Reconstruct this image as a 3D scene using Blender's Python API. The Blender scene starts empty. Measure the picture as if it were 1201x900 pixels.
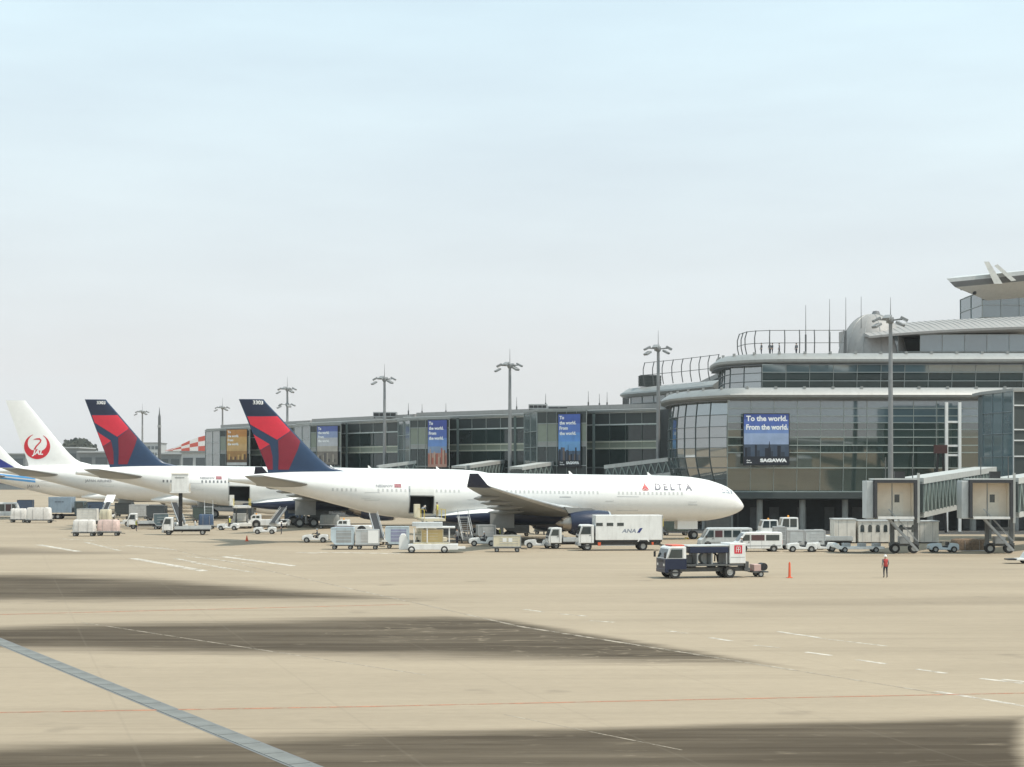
import bpy, bmesh, math, random
import numpy as np
from mathutils import Vector, Matrix
R = math.radians
random.seed(7)
SC = bpy.context.scene
COL = SC.collection
# ------------------------------------------------------------------ camera
F = 1950.0; HOR = 555.0; CX = 600.5; H = 8.2          # focal length and horizon of the 1201 x 900 photograph
cd = bpy.data.cameras.new('camera'); cam = bpy.data.objects.new('camera', cd); COL.objects.link(cam)
cam.location = (0, 0, H); cam.rotation_euler = (R(90), 0, 0)
cd.sensor_width = 36; cd.lens = F / 1201 * 36; cd.shift_y = (HOR - 450) / 1201
cd.clip_start = 0.5; cd.clip_end = 30000
SC.camera = cam
# ------------------------------------------------------------------ sky, sun, exposure
SUN_EL, SUN_AZ = 62, 112            # azimuth clockwise from +Y: the sun stands behind and to the right
w = bpy.data.worlds.new('World'); SC.world = w; w.use_nodes = True
nt = w.node_tree; nt.nodes.clear()
def wn(t, **k):
    n = nt.nodes.new(t)
    for a, b in k.items(): setattr(n, a, b)
    return n
wo = wn('ShaderNodeOutputWorld'); bg = wn('ShaderNodeBackground'); bg.inputs['Strength'].default_value = 0.1
sky = wn('ShaderNodeTexSky', sky_type='NISHITA', sun_disc=False)
sky.sun_elevation = R(SUN_EL); sky.sun_rotation = R(SUN_AZ); sky.air_density = 1.0; sky.dust_density = 1.5; sky.ozone_density = 1.0   # the blue behind the veil
tc = wn('ShaderNodeTexCoord'); mp = wn('ShaderNodeMapping'); mp.inputs['Scale'].default_value = (1.2, 1.2, 7.0)
nz = wn('ShaderNodeTexNoise'); nz.inputs['Scale'].default_value = 2.2; nz.inputs['Detail'].default_value = 5; nz.inputs['Roughness'].default_value = 0.55
rp = wn('ShaderNodeMapRange'); rp.inputs['From Min'].default_value = 0.3; rp.inputs['From Max'].default_value = 0.7
rp.inputs['To Min'].default_value = -0.10; rp.inputs['To Max'].default_value = 0.08
mx = wn('ShaderNodeMix', data_type='RGBA'); mx.inputs[7].default_value = (8.0, 8.05, 8.05, 1)     # thin bright overcast veil
nt.links.new(tc.outputs['Generated'], mp.inputs['Vector']); nt.links.new(mp.outputs['Vector'], nz.inputs['Vector'])
nt.links.new(nz.outputs['Fac'], rp.inputs['Value']); # the veil is thickest towards the horizon, where the eye looks through more of it
sx_ = wn('ShaderNodeSeparateXYZ'); nt.links.new(tc.outputs['Generated'], sx_.inputs[0])
vr = wn('ShaderNodeMapRange', interpolation_type='SMOOTHSTEP'); vr.inputs['From Min'].default_value = 0.0; vr.inputs['From Max'].default_value = 0.42; vr.inputs['To Min'].default_value = 0.98; vr.inputs['To Max'].default_value = 0.86
nt.links.new(sx_.outputs['Z'], vr.inputs['Value'])
va = wn('ShaderNodeMath', operation='ADD'); va.use_clamp = True; nt.links.new(vr.outputs['Result'], va.inputs[0]); nt.links.new(rp.outputs['Result'], va.inputs[1]); nt.links.new(va.outputs[0], mx.inputs['Factor'])
vc = wn('ShaderNodeMix', data_type='RGBA'); vc.inputs[6].default_value = (6.2, 6.35, 6.4, 1); vc.inputs[7].default_value = (6.35, 8.1, 8.8, 1)
ve = wn('ShaderNodeMapRange'); ve.inputs['From Min'].default_value = 0.06; ve.inputs['From Max'].default_value = 0.31
vn = wn('ShaderNodeMath', operation='MULTIPLY_ADD'); vn.inputs[1].default_value = 0.9; nt.links.new(rp.outputs['Result'], vn.inputs[0]); nt.links.new(ve.outputs['Result'], vn.inputs[2]); vn.use_clamp = True
nt.links.new(sx_.outputs['Z'], ve.inputs['Value']); nt.links.new(vn.outputs[0], vc.inputs['Factor']); nt.links.new(vc.outputs[2], mx.inputs[7])
nt.links.new(sky.outputs['Color'], mx.inputs[6]); nt.links.new(mx.outputs[2], bg.inputs['Color']); nt.links.new(bg.outputs[0], wo.inputs[0])
sd = bpy.data.lights.new('sun', 'SUN'); sun = bpy.data.objects.new('sun', sd); COL.objects.link(sun)
sd.energy = 3.1; sd.angle = R(3.0); sd.color = (1.0, 0.93, 0.82)
sv = Vector((math.sin(R(SUN_AZ)) * math.cos(R(SUN_EL)), math.cos(R(SUN_AZ)) * math.cos(R(SUN_EL)), math.sin(R(SUN_EL))))
sun.rotation_euler = sv.to_track_quat('Z', 'Y').to_euler(); sun.location = sv * 400
SC.view_settings.view_transform = 'Standard'; SC.view_settings.look = 'None'; SC.view_settings.exposure = 0.36; SC.view_settings.gamma = 1
SC.view_settings.use_curve_mapping = False
HAZE = 0.00010
# ------------------------------------------------------------------ helpers
def G(px, py):                       # a pixel on the apron
    D = H * F / (py - HOR); return Vector(((px - CX) / F * D, D, 0))
def Wp(px, py, D): return Vector(((px - CX) / F * D, D, H + (HOR - py) / F * D))
def XY(px, D): return ((px - CX) / F * D, D)
def Z(py, D): return H + (HOR - py) / F * D
MATS = {}
def mat(name, col, rough=0.5, metal=0.0, var=0.12, scale=1.5, spec=0.5, bump=0.0, ior=1.5, dirt=None, rnd=0.0, coat=0.0, emit=0.0):
    if name in MATS: return MATS[name]
    m = bpy.data.materials.new(name); m.use_nodes = True; t = m.node_tree; b = t.nodes['Principled BSDF']
    b.inputs['Roughness'].default_value = rough; b.inputs['Metallic'].default_value = metal; b.inputs['IOR'].default_value = ior
    b.inputs['Specular IOR Level'].default_value = spec; b.inputs['Coat Weight'].default_value = coat
    tc = t.nodes.new('ShaderNodeTexCoord'); n = t.nodes.new('ShaderNodeTexNoise'); n.inputs['Scale'].default_value = scale; n.inputs['Detail'].default_value = 6
    n.inputs['Roughness'].default_value = 0.6
    t.links.new(tc.outputs['Object'], n.inputs['Vector'])
    mr = t.nodes.new('ShaderNodeMapRange'); mr.inputs['From Min'].default_value = .3; mr.inputs['From Max'].default_value = .7
    mr.inputs['To Min'].default_value = 1 - var; mr.inputs['To Max'].default_value = 1 + var * .6
    t.links.new(n.outputs['Fac'], mr.inputs['Value'])
    fac = mr.outputs['Result']
    if rnd:
        oi = t.nodes.new('ShaderNodeObjectInfo'); m2 = t.nodes.new('ShaderNodeMapRange'); m2.inputs['To Min'].default_value = 1 - rnd; m2.inputs['To Max'].default_value = 1 + rnd
        t.links.new(oi.outputs['Random'], m2.inputs['Value']); mm = t.nodes.new('ShaderNodeMath'); mm.operation = 'MULTIPLY'
        t.links.new(fac, mm.inputs[0]); t.links.new(m2.outputs['Result'], mm.inputs[1]); fac = mm.outputs[0]
    vm = t.nodes.new('ShaderNodeVectorMath'); vm.operation = 'SCALE'; vm.inputs[0].default_value = col[:3]
    t.links.new(fac, vm.inputs['Scale']); out = vm.outputs['Vector']
    if dirt:                          # streaky grime with its own shape
        n2 = t.nodes.new('ShaderNodeTexNoise'); n2.inputs['Scale'].default_value = 1.0; n2.inputs['Detail'].default_value = 8
        mpn = t.nodes.new('ShaderNodeMapping'); mpn.inputs['Scale'].default_value = (2.5, 2.5, .5); t.links.new(tc.outputs['Object'], mpn.inputs['Vector']); t.links.new(mpn.outputs['Vector'], n2.inputs['Vector'])
        r2 = t.nodes.new('ShaderNodeMapRange'); r2.inputs['From Min'].default_value = .5; r2.inputs['From Max'].default_value = .75; r2.inputs['To Max'].default_value = dirt
        t.links.new(n2.outputs['Fac'], r2.inputs['Value'])
        mi = t.nodes.new('ShaderNodeMix'); mi.data_type = 'RGBA'; mi.inputs[7].default_value = (col[0] * .35 + .02, col[1] * .33 + .018, col[2] * .3 + .014, 1)
        t.links.new(r2.outputs['Result'], mi.inputs['Factor']); t.links.new(out, mi.inputs[6]); out = mi.outputs[2]
    t.links.new(out, b.inputs['Base Color'])
    if bump:
        bp = t.nodes.new('ShaderNodeBump'); bp.inputs['Strength'].default_value = bump; bp.inputs['Distance'].default_value = .05
        t.links.new(n.outputs['Fac'], bp.inputs['Height']); t.links.new(bp.outputs[0], b.inputs['Normal'])
    if emit:
        t.links.new(out, b.inputs['Emission Color']); b.inputs['Emission Strength'].default_value = emit
    MATS[name] = m; return m
class MB:
    def __init__(s): s.v = []; s.f = []; s.mi = []; s.cur = 0
    def add(s, vs, fs):
        o = len(s.v); s.v += [tuple(p) for p in vs]
        for f in fs: s.f.append(tuple(i + o for i in f)); s.mi.append(s.cur)
        return s
    def box(s, x0, x1, y0, y1, z0, z1, M=None):
        vs = [Vector(p) for p in ((x0,y0,z0),(x1,y0,z0),(x1,y1,z0),(x0,y1,z0),(x0,y0,z1),(x1,y0,z1),(x1,y1,z1),(x0,y1,z1))]
        if M: vs = [M @ p for p in vs]
        return s.add(vs, [(0,3,2,1),(4,5,6,7),(0,1,5,4),(1,2,6,5),(2,3,7,6),(3,0,4,7)])
    def beam(s, a, b, wd, ht=None, up=(0,0,1)):
        a = Vector(a); b = Vector(b); ht = ht or wd; d = b - a; L = d.length; d.normalize()
        u = Vector(up)
        if abs(d.dot(u)) > .98: u = Vector((0, 1, 0))
        sx = d.cross(u).normalized(); sz = sx.cross(d)
        vs = [a + sx * (i * wd / 2) + sz * (j * ht / 2) + d * k for k in (0, L) for i, j in ((-1,-1),(1,-1),(1,1),(-1,1))]
        return s.add(vs, [(0,1,2,3),(7,6,5,4),(0,4,5,1),(1,5,6,2),(2,6,7,3),(3,7,4,0)])
    def prism(s, poly, t0, t1, axis='y'):       # poly in (x,z) extruded along y, or (x,y) along z, or (y,z) along x
        n = len(poly)
        def P(a, b, t): return (a, t, b) if axis == 'y' else ((a, b, t) if axis == 'z' else (t, a, b))
        vs = [P(a, b, t0) for a, b in poly] + [P(a, b, t1) for a, b in poly]
        return s.add(vs, [tuple(range(n)), tuple(range(2 * n - 1, n - 1, -1))] + [(i, i + n, (i + 1) % n + n, (i + 1) % n) for i in range(n)])
    def tube(s, pts, r, n=8, cap=True):
        pts = [Vector(p) for p in pts]; rs = r if isinstance(r, (list, tuple)) else [r] * len(pts); rings = []
        for i, p in enumerate(pts):
            d = (pts[min(i + 1, len(pts) - 1)] - pts[max(i - 1, 0)]).normalized()
            u = Vector((0, 0, 1)) if abs(d.z) < .95 else Vector((0, 1, 0))
            a = d.cross(u).normalized(); b = a.cross(d)
            rings.append([p + (a * math.cos(2 * math.pi * k / n) + b * math.sin(2 * math.pi * k / n)) * rs[i] for k in range(n)])
        return s.loft(rings, cap=cap)
    def loft(s, rings, cap=True, closed=True):
        n = len(rings[0]); vs = [p for r in rings for p in r]; fs = []
        for i in range(len(rings) - 1):
            for k in range(n if closed else n - 1):
                k2 = (k + 1) % n; fs.append((i*n+k, i*n+k2, (i+1)*n+k2, (i+1)*n+k))
        if cap and closed: fs += [tuple(range(n - 1, -1, -1)), tuple(range((len(rings)-1)*n, len(rings)*n))]
        return s.add(vs, fs)
    def lathe(s, prof, c=(0,0,0), axis='z', n=16, cap=True):
        rings = []
        for r, h in prof:
            ring = []
            for k in range(n):
                a = 2 * math.pi * k / n; x, y = r * math.cos(a), r * math.sin(a)
                p = (x, y, h) if axis == 'z' else ((x, h, y) if axis == 'y' else (h, x, y))
                ring.append((p[0]+c[0], p[1]+c[1], p[2]+c[2]))
            rings.append(ring)
        return s.loft(rings, cap=cap)
    def mesh(s, name, mats, smooth=False):
        me = bpy.data.meshes.new(name); me.from_pydata([tuple(p) for p in s.v], [], s.f)
        for m in (mats if isinstance(mats, (list, tuple)) else [mats]): me.materials.append(m)
        if len(me.materials) > 1: me.polygons.foreach_set('material_index', s.mi)
        bm = bmesh.new(); bm.from_mesh(me); bmesh.ops.recalc_face_normals(bm, faces=bm.faces)
        bm.to_mesh(me); bm.free()
        if smooth:
            me.shade_smooth()
            if smooth != 'full': me.set_sharp_from_angle(angle=R(smooth if smooth > 1 else 35))
        return me
    def build(s, name, mats, parent=None, smooth=False, bevel=0, kind=None):
        return obj(name, s.mesh(name, mats, smooth), parent, bevel, kind)
def obj(name, me, parent=None, bevel=0, kind=None):
    o = bpy.data.objects.new(name, me); COL.objects.link(o); o.parent = parent
    if bevel:
        b = o.modifiers.new('bevel', 'BEVEL'); b.width = bevel; b.segments = 2; b.limit_method = 'ANGLE'; b.angle_limit = R(40)
    if kind: o['kind'] = kind
    return o
def tag(o, label, cat, group=None):
    o['label'] = label; o['category'] = cat
    if group: o['group'] = group
    return o
def thing(name, label, cat, loc=(0,0,0), rz=0, group=None):
    o = bpy.data.objects.new(name, None); COL.objects.link(o); o.location = loc; o.rotation_euler = (0, 0, R(rz)); o.empty_display_size = .3
    return tag(o, label, cat, group)
def copy_tree(o, parent=None):
    c = o.copy(); COL.objects.link(c); c.parent = parent
    for ch in list(o.children): copy_tree(ch, c)
    return c
def dup(o, loc, rz, label=None, group=None):
    c = copy_tree(o); c.location = loc; c.rotation_euler = (0, 0, R(rz))
    if label: c['label'] = label
    if group: c['group'] = group
    return c
def text_mb(body, size, bold=0.0, shear=0.0, space=1.0):
    cu = bpy.data.curves.new('lettering', 'FONT'); cu.body = body; cu.size = size; cu.offset = bold; cu.shear = shear; cu.space_character = space
    cu.resolution_u = 3
    o = bpy.data.objects.new('lettering', cu); me = o.to_mesh()
    vs = [tuple(v.co) for v in me.vertices]; fs = [tuple(p.vertices) for p in me.polygons]
    o.to_mesh_clear(); bpy.data.objects.remove(o); bpy.data.curves.remove(cu)
    x0 = min(v[0] for v in vs); x1 = max(v[0] for v in vs); y0 = min(v[1] for v in vs); y1 = max(v[1] for v in vs)
    return [((v[0] - x0), (v[1] - y0)) for v in vs], fs, x1 - x0, y1 - y0
def decal(name, pts, faces, fn, m, parent, step=None):
    """2-D faces cut on a grid and laid on the surface fn(a, b)."""
    bm = bmesh.new(); vs = [bm.verts.new((a, b, 0)) for a, b in pts]
    for f in faces:
        try: bm.faces.new([vs[i] for i in f])
        except ValueError: pass
    bmesh.ops.triangulate(bm, faces=bm.faces)
    if step:
        for ax, st in ((0, step[0]), (1, step[1])):
            if not st: continue
            lo = min(p[ax] for p in pts); hi = max(p[ax] for p in pts); t = lo + st
            while t < hi:
                co = [0, 0, 0]; no = [0, 0, 0]; co[ax] = t; no[ax] = 1
                bmesh.ops.bisect_plane(bm, geom=bm.verts[:] + bm.edges[:] + bm.faces[:], plane_co=co, plane_no=no); t += st
    for v in bm.verts: v.co = fn(v.co.x, v.co.y)
    me = bpy.data.meshes.new(name); bm.to_mesh(me); bm.free(); me.materials.append(m)
    return obj(name, me, parent)
def pchip(xs, ys):
    xs = np.array(xs, float); ys = np.array(ys, float); h = np.diff(xs); d = np.diff(ys) / h; n = len(xs); m = np.zeros(n)
    for i in range(1, n - 1):
        if d[i-1] * d[i] > 0:
            a = 2*h[i] + h[i-1]; b = h[i] + 2*h[i-1]; m[i] = (a + b) / (a / d[i-1] + b / d[i])
    m[0] = d[0]; m[-1] = d[-1]
    def f(x):
        i = int(np.clip(np.searchsorted(xs, x) - 1, 0, n - 2)); t = (x - xs[i]) / h[i]
        return float(ys[i]*(1+2*t)*(1-t)**2 + m[i]*h[i]*t*(1-t)**2 + ys[i+1]*t*t*(3-2*t) + m[i+1]*h[i]*t*t*(t-1))
    return f
# ------------------------------------------------------------------ materials
white = mat('white_paint', (.85,.845,.82), .32, var=.04, coat=.25)
white_body = mat('vehicle_white', (.78,.78,.76), .3, var=.05, dirt=.25, coat=.3)
offwhite = mat('offwhite_panel', (.70,.68,.63), .5, var=.1, dirt=.35)
navy = mat('navy_paint', (.012,.020,.05), .35, var=.1)
finblue = mat('fin_blue', (.018,.045,.10), .35, var=.1)
redb = mat('bright_red', (.62,.025,.05), .4, var=.06)
redd = mat('dark_red', (.22,.014,.03), .4, var=.08)
jalred = mat('emblem_red', (.60,.02,.035), .45, var=.05)
greyp = mat('grey_paint', (.33,.34,.34), .45, var=.1, dirt=.3)
wingm = mat('wing_grey', (.24,.24,.228), .4, var=.08)
alum = mat('brushed_aluminium', (.62,.63,.63), .35, .75, var=.12)
steel = mat('dark_steel', (.12,.125,.125), .5, .4, var=.2)
galv = mat('galvanised_steel', (.36,.37,.37), .5, .45, var=.15)
rubber = mat('tyre_rubber', (.022,.022,.022), .8, var=.2)
black = mat('black_plastic', (.02,.02,.022), .55, var=.2)
dark_int = mat('dark_interior', (.018,.018,.02), .9)
carglass = mat('vehicle_glass', (.03,.045,.05), .06, spec=.6, ior=1.7)
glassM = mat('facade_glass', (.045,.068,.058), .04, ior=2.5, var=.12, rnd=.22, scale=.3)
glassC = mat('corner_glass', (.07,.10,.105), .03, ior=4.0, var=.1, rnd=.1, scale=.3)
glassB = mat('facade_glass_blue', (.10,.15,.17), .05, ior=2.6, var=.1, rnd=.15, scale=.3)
glassP = mat('pier_glass', (.016,.032,.031), .05, ior=1.65, var=.12, rnd=.3, scale=.3)
spand = mat('spandrel_green', (.22,.25,.20), .35, var=.06, rnd=.06)
louver = mat('louver_grey', (.048,.058,.056), .5, var=.1)
mull = mat('mullion_grey', (.30,.33,.32), .45, .2, var=.1)
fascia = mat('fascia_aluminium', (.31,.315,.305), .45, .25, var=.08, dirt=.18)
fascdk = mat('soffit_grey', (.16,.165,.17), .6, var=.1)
roofm = mat('roof_metal', (.34,.325,.31), .62, .15, var=.1, dirt=.2)
concw = mat('concrete_wall', (.30,.30,.28), .8, var=.15, dirt=.35)
dkwall = mat('dark_ground_floor', (.03,.034,.034), .7, var=.25)
yellow = mat('safety_yellow', (.65,.50,.06), .45, var=.1)
orange = mat('traffic_orange', (.68,.10,.03), .5, var=.1)
beige = mat('cabin_beige', (.72,.64,.53), .6, var=.06)
cream = mat('cream_paint', (.66,.60,.45), .45, var=.1, dirt=.3)
palebl = mat('pale_blue_plastic', (.52,.60,.64), .45, var=.1, dirt=.25)
silver = mat('container_aluminium', (.50,.50,.49), .4, .55, var=.15, dirt=.3)
tarp = mat('white_tarpaulin', (.68,.65,.61), .7, var=.12, dirt=.2, bump=.5, scale=4)
tarpp = mat('pinkish_tarpaulin', (.66,.50,.45), .7, var=.14, dirt=.2, bump=.5, scale=4)
bluebox = mat('blue_grey_box', (.26,.33,.40), .5, var=.1, dirt=.3)
ltgrey = mat('light_grey_box', (.52,.54,.54), .5, var=.1, dirt=.2)
lampglass = mat('lamp_glass', (.72,.74,.74), .2, var=.05)
poleM = mat('pole_grey', (.27,.275,.275), .5, .3, var=.12)
# ------------------------------------------------------------------ apron
def ground_material():
    m = bpy.data.materials.new('apron_concrete'); m.use_nodes = True; t = m.node_tree; b = t.nodes['Principled BSDF']; L = t.links.new
    def N(ty, **k):
        n = t.nodes.new(ty)
        for a, c in k.items(): setattr(n, a, c)
        return n
    def math_(op, a, b_=None, clamp=False):
        n = N('ShaderNodeMath', operation=op); n.use_clamp = clamp
        for i, q in enumerate((a, b_)):
            if q is None: continue
            if isinstance(q, (int, float)): n.inputs[i].default_value = q
            else: L(q, n.inputs[i])
        return n.outputs[0]
    geo = N('ShaderNodeNewGeometry'); P = geo.outputs['Position']
    def noise(scale, detail, sc, rough=.6):
        mp = N('ShaderNodeMapping'); mp.inputs['Scale'].default_value = sc; L(P, mp.inputs['Vector'])
        n = N('ShaderNodeTexNoise'); n.inputs['Scale'].default_value = scale; n.inputs['Detail'].default_value = detail; n.inputs['Roughness'].default_value = rough
        L(mp.outputs[0], n.inputs['Vector']); return n.outputs['Fac']
    nb = noise(.02, 5, (1, 1, 1)); ns = noise(.35, 6, (.12, 1, 1)); nf = noise(2.6, 6, (.5, 1, 1), .75); ng = noise(.09, 6, (.35, 1, 1), .65); nt2 = noise(.6, 5, (.18, 1, 1), .7)
    v = math_('ADD', math_('MULTIPLY', nb, .40), math_('ADD', math_('MULTIPLY', ns, .26), math_('MULTIPLY', nf, .30)))
    v = math_('ADD', v, math_('MULTIPLY', ng, .35))                       # mean about .61
    br = math_('ADD', .36, v)
    # broad worn dark asphalt patches (real repairs with a shape of their own), given as convex outlines on the ground
    def patch(px, soft, amp, nzz):
        pts = [G(*p) for p in px]; c = sum((p for p in pts), Vector((0, 0, 0))) / len(pts); cur = None
        for i, p in enumerate(pts):
            q = pts[(i + 1) % len(pts)]; n = Vector((-(q - p).y, (q - p).x, 0)).normalized()
            if n.dot(c - p) < 0: n = -n
            dn = N('ShaderNodeVectorMath', operation='DOT_PRODUCT'); L(P, dn.inputs[0]); dn.inputs[1].default_value = n
            sf = soft[i] if isinstance(soft, (list, tuple)) else soft
            d = math_('DIVIDE', math_('SUBTRACT', dn.outputs['Value'], n.dot(p)), sf)
            cur = d if cur is None else math_('MINIMUM', cur, d)
        d = math_('ADD', cur, math_('MULTIPLY', math_('SUBTRACT', nzz, .5), amp))
        n = N('ShaderNodeMapRange', interpolation_type='SMOOTHSTEP'); n.inputs['From Min'].default_value = -.75; n.inputs['From Max'].default_value = .45
        L(d, n.inputs['Value']); return n.outputs['Result']
    nt3 = noise(.8, 6, (.06, 1, 1), .75); nt2 = math_('ADD', math_('MULTIPLY', nt2, .5), math_('MULTIPLY', nt3, .5))
    A = patch([(-400,672),(60,676),(200,683),(418,701),(-400,704)], [9,8,5,7,7], 2.2, nt2)
    B = patch([(-300,744),(0,737),(480,722),(590,728),(935,786),(400,773),(0,758),(-300,752)], [4,3,2.5,1.6,4,5,5,5], 2.0, nt2)
    C_ = patch([(-300,892),(0,879),(580,859),(1193,844),(1196,960),(-300,960)], [2.2,2.2,1.6,.7,2,2], 1.8, nt2)
    D_ = patch([(-300,640),(0,643),(110,649),(-300,653)], 8, 1.5, nt2)
    E_ = patch([(830,706),(1300,698),(1300,707),(900,711)], 3, 1.6, nt2)
    pm = math_('MAXIMUM', math_('MAXIMUM', A, B), math_('MAXIMUM', C_, math_('MULTIPLY', D_, .6)))
    pm = math_('MAXIMUM', pm, math_('MULTIPLY', E_, .22))
    nst = noise(.9, 6, (.05, 1, 1), .75); nbl = noise(.12, 4, (.5, 1, 1), .6)
    stv = math_('MULTIPLY', math_('SUBTRACT', math_('ADD', math_('MULTIPLY', nst, .6), math_('MULTIPLY', nbl, .4)), .38), 4.2, clamp=True)
    nsp = noise(1.3, 5, (.35, 1, 1), .7); spk = math_('MULTIPLY', math_('SUBTRACT', nsp, .60), 2.2, clamp=True)
    pm = math_('MULTIPLY', pm, math_('SUBTRACT', math_('ADD', .76, math_('MULTIPLY', stv, .28)), spk), clamp=True)
    # pale curved scuffs ground into the dark patch
    wv = N('ShaderNodeTexNoise'); wv.inputs['Scale'].default_value = .22; wv.inputs['Detail'].default_value = 3; wv.inputs['Distortion'].default_value = 2.5
    mp = N('ShaderNodeMapping'); mp.inputs['Scale'].default_value = (.35, 1, 1); L(P, mp.inputs['Vector']); L(mp.outputs[0], wv.inputs['Vector'])
    line = math_('ABSOLUTE', math_('SUBTRACT', wv.outputs['Fac'], .53)); line = math_('SUBTRACT', 1.0, math_('MULTIPLY', line, 70), clamp=True)
    sc = patch([(370,742),(500,724),(600,730),(850,776),(760,780),(560,762)], 3, .6, nt2)
    pm = math_('SUBTRACT', pm, math_('MULTIPLY', math_('MULTIPLY', line, sc), .35), clamp=True)
    tm = noise(.5, 6, (.03, 1, 1), .8); tmr = N('ShaderNodeMapRange'); tmr.inputs['From Min'].default_value = .50; tmr.inputs['From Max'].default_value = .72; tmr.inputs['To Max'].default_value = .46; L(tm, tmr.inputs['Value'])
    nb2 = noise(.035, 4, (.4, 1, 1), .6); nbr = N('ShaderNodeMapRange'); nbr.inputs['From Min'].default_value = .42; nbr.inputs['From Max'].default_value = .62; L(nb2, nbr.inputs['Value'])
    pm = math_('MAXIMUM', pm, math_('MULTIPLY', tmr.outputs['Result'], nbr.outputs['Result']))
    # slab joints
    J = None
    for ang, per, wd in ((17, 7.5, .05), (107, 7.5, .05)):
        dn = N('ShaderNodeVectorMath', operation='DOT_PRODUCT'); L(P, dn.inputs[0]); dn.inputs[1].default_value = (math.cos(R(ang)) / per, math.sin(R(ang)) / per, 0)
        fr = math_('FRACT', dn.outputs['Value']); d = math_('ABSOLUTE', math_('SUBTRACT', fr, .5)); j = math_('LESS_THAN', d, wd / per)
        J = j if J is None else math_('MAXIMUM', J, j)
    base = N('ShaderNodeVectorMath', operation='SCALE'); base.inputs[0].default_value = (.335, .276, .203); L(br, base.inputs['Scale'])
    mi = N('ShaderNodeMix', data_type='RGBA'); mi.inputs[7].default_value = (.064, .049, .033, 1); L(pm, mi.inputs['Factor']); L(base.outputs[0], mi.inputs[6])
    mj = N('ShaderNodeMix', data_type='RGBA'); mj.inputs[7].default_value = (.19, .16, .125, 1); L(math_('MULTIPLY', J, .13), mj.inputs['Factor']); L(mi.outputs[2], mj.inputs[6])
    # oil spots round the parking stands
    no = noise(.25, 3, (1, 1, 1), .5); sp = N('ShaderNodeMapRange'); sp.inputs['From Min'].default_value = .66; sp.inputs['From Max'].default_value = .74; L(no, sp.inputs['Value'])
    mo = N('ShaderNodeMix', data_type='RGBA'); mo.inputs[7].default_value = (.12, .10, .08, 1); L(math_('MULTIPLY', sp.outputs['Result'], .28), mo.inputs['Factor']); L(mj.outputs[2], mo.inputs[6])
    L(mo.outputs[2], b.inputs['Base Color']); b.inputs['Roughness'].default_value = .92; b.inputs['Specular IOR Level'].default_value = .12
    bp = N('ShaderNodeBump'); bp.inputs['Strength'].default_value = .15; bp.inputs['Distance'].default_value = .03; L(nf, bp.inputs['Height']); L(bp.outputs[0], b.inputs['Normal'])
    return m
gm = MB().add([(-7000,-400,0),(7000,-400,0),(7000,12000,0),(-7000,12000,0)], [(0,1,2,3)])
apron = gm.build('apron', ground_material(), kind='structure')
def paint_mat(name, col, wear):
    m = mat(name, col, .7, var=.15, scale=.8); t = m.node_tree; b = t.nodes['Principled BSDF']
    n = t.nodes.new('ShaderNodeTexNoise'); n.inputs['Scale'].default_value = 1.1; n.inputs['Detail'].default_value = 7; n.inputs['Roughness'].default_value = .7
    g = t.nodes.new('ShaderNodeNewGeometry'); t.links.new(g.outputs['Position'], n.inputs['Vector'])
    r = t.nodes.new('ShaderNodeMapRange'); r.inputs['From Min'].default_value = wear - .1; r.inputs['From Max'].default_value = wear + .1; r.inputs['To Min'].default_value = .12
    t.links.new(n.outputs['Fac'], r.inputs['Value']); t.links.new(r.outputs['Result'], b.inputs['Alpha']); return m
linew = paint_mat('worn_white_paint', (.60,.55,.47), .46)
linef = paint_mat('faded_white_paint', (.60,.55,.46), .52)
liner = paint_mat('faded_red_paint', (.46,.19,.10), .49)
linec = paint_mat('pale_joint_sealant', (.40,.34,.26), .50)
drain = mat('drain_grating', (.20,.208,.20), .85, 0, var=.25, scale=1.2, spec=.1, dirt=.3)
LINES = []
def line(a, b, wd, m, z=.004):
    p = G(*a); q = G(*b); n = Vector((-(q - p).y, (q - p).x, 0)).normalized() * wd / 2
    k = len(LINES) % 5; zz = z + .0006 * k
    o = MB().add([p - n + Vector((0,0,zz)), p + n + Vector((0,0,zz)), q + n + Vector((0,0,zz)), q - n + Vector((0,0,zz))], [(0,1,2,3)]).build('painted_line', m, apron)
    LINES.append(o)
for a, b, wd, m in [
    ((45,639),(92,647),.8,linew),((100,636),(140,646),.5,linef),((150,640),(205,645),.8,linef),((155,655),(240,670),.9,linew),((205,655),(270,668),.6,linef),
    ((262,653),(345,664),.8,linew),((262,653),(290,651),.5,linef),((350,648),(372,649),.8,linew),((372,648),(470,649.5),.9,linew),
    ((120,641),(200,643),.5,linef),((70,632),(110,634),.6,linef),((215,652),(300,662),.4,linef),((225,660),(300,672),.4,linef),
    ((615,715),(638,718),.3,linef),((655,720),(690,723),.3,linef),((690,728),(720,730),.3,linef),((783,740),(805,743),.3,linef),((832,748),(858,752),.3,linew),((885,757),(915,760),.3,linef),
    ((912,741),(960,748),.3,linew),((945,765),(975,769),.28,linew),((1005,774),(1040,779),.28,linew),((1075,785),(1110,790),.28,linew),((1150,796),(1201,802),.30,linew),((1175,797),(1260,806),.30,linew),
    ((1098,811),(1230,833),.30,linew),((955,748),(1040,758),.2,linef),
    ((490,708),(610,735),.25,linec),((610,735),(930,786),.28,linec),((930,786),(1110,815),.22,linec),((180,640),(490,708),.22,linec),
    ((-60,837),(430,829),.22,liner),((430,829),(760,822),.20,liner),((760,822),(1260,812),.20,liner),((-40,722),(480,709),.3,liner),
    ((95,730),(500,792),.12,linec),((590,838),(800,880),.08,linec)]: line(a, b, wd, m)
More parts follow.
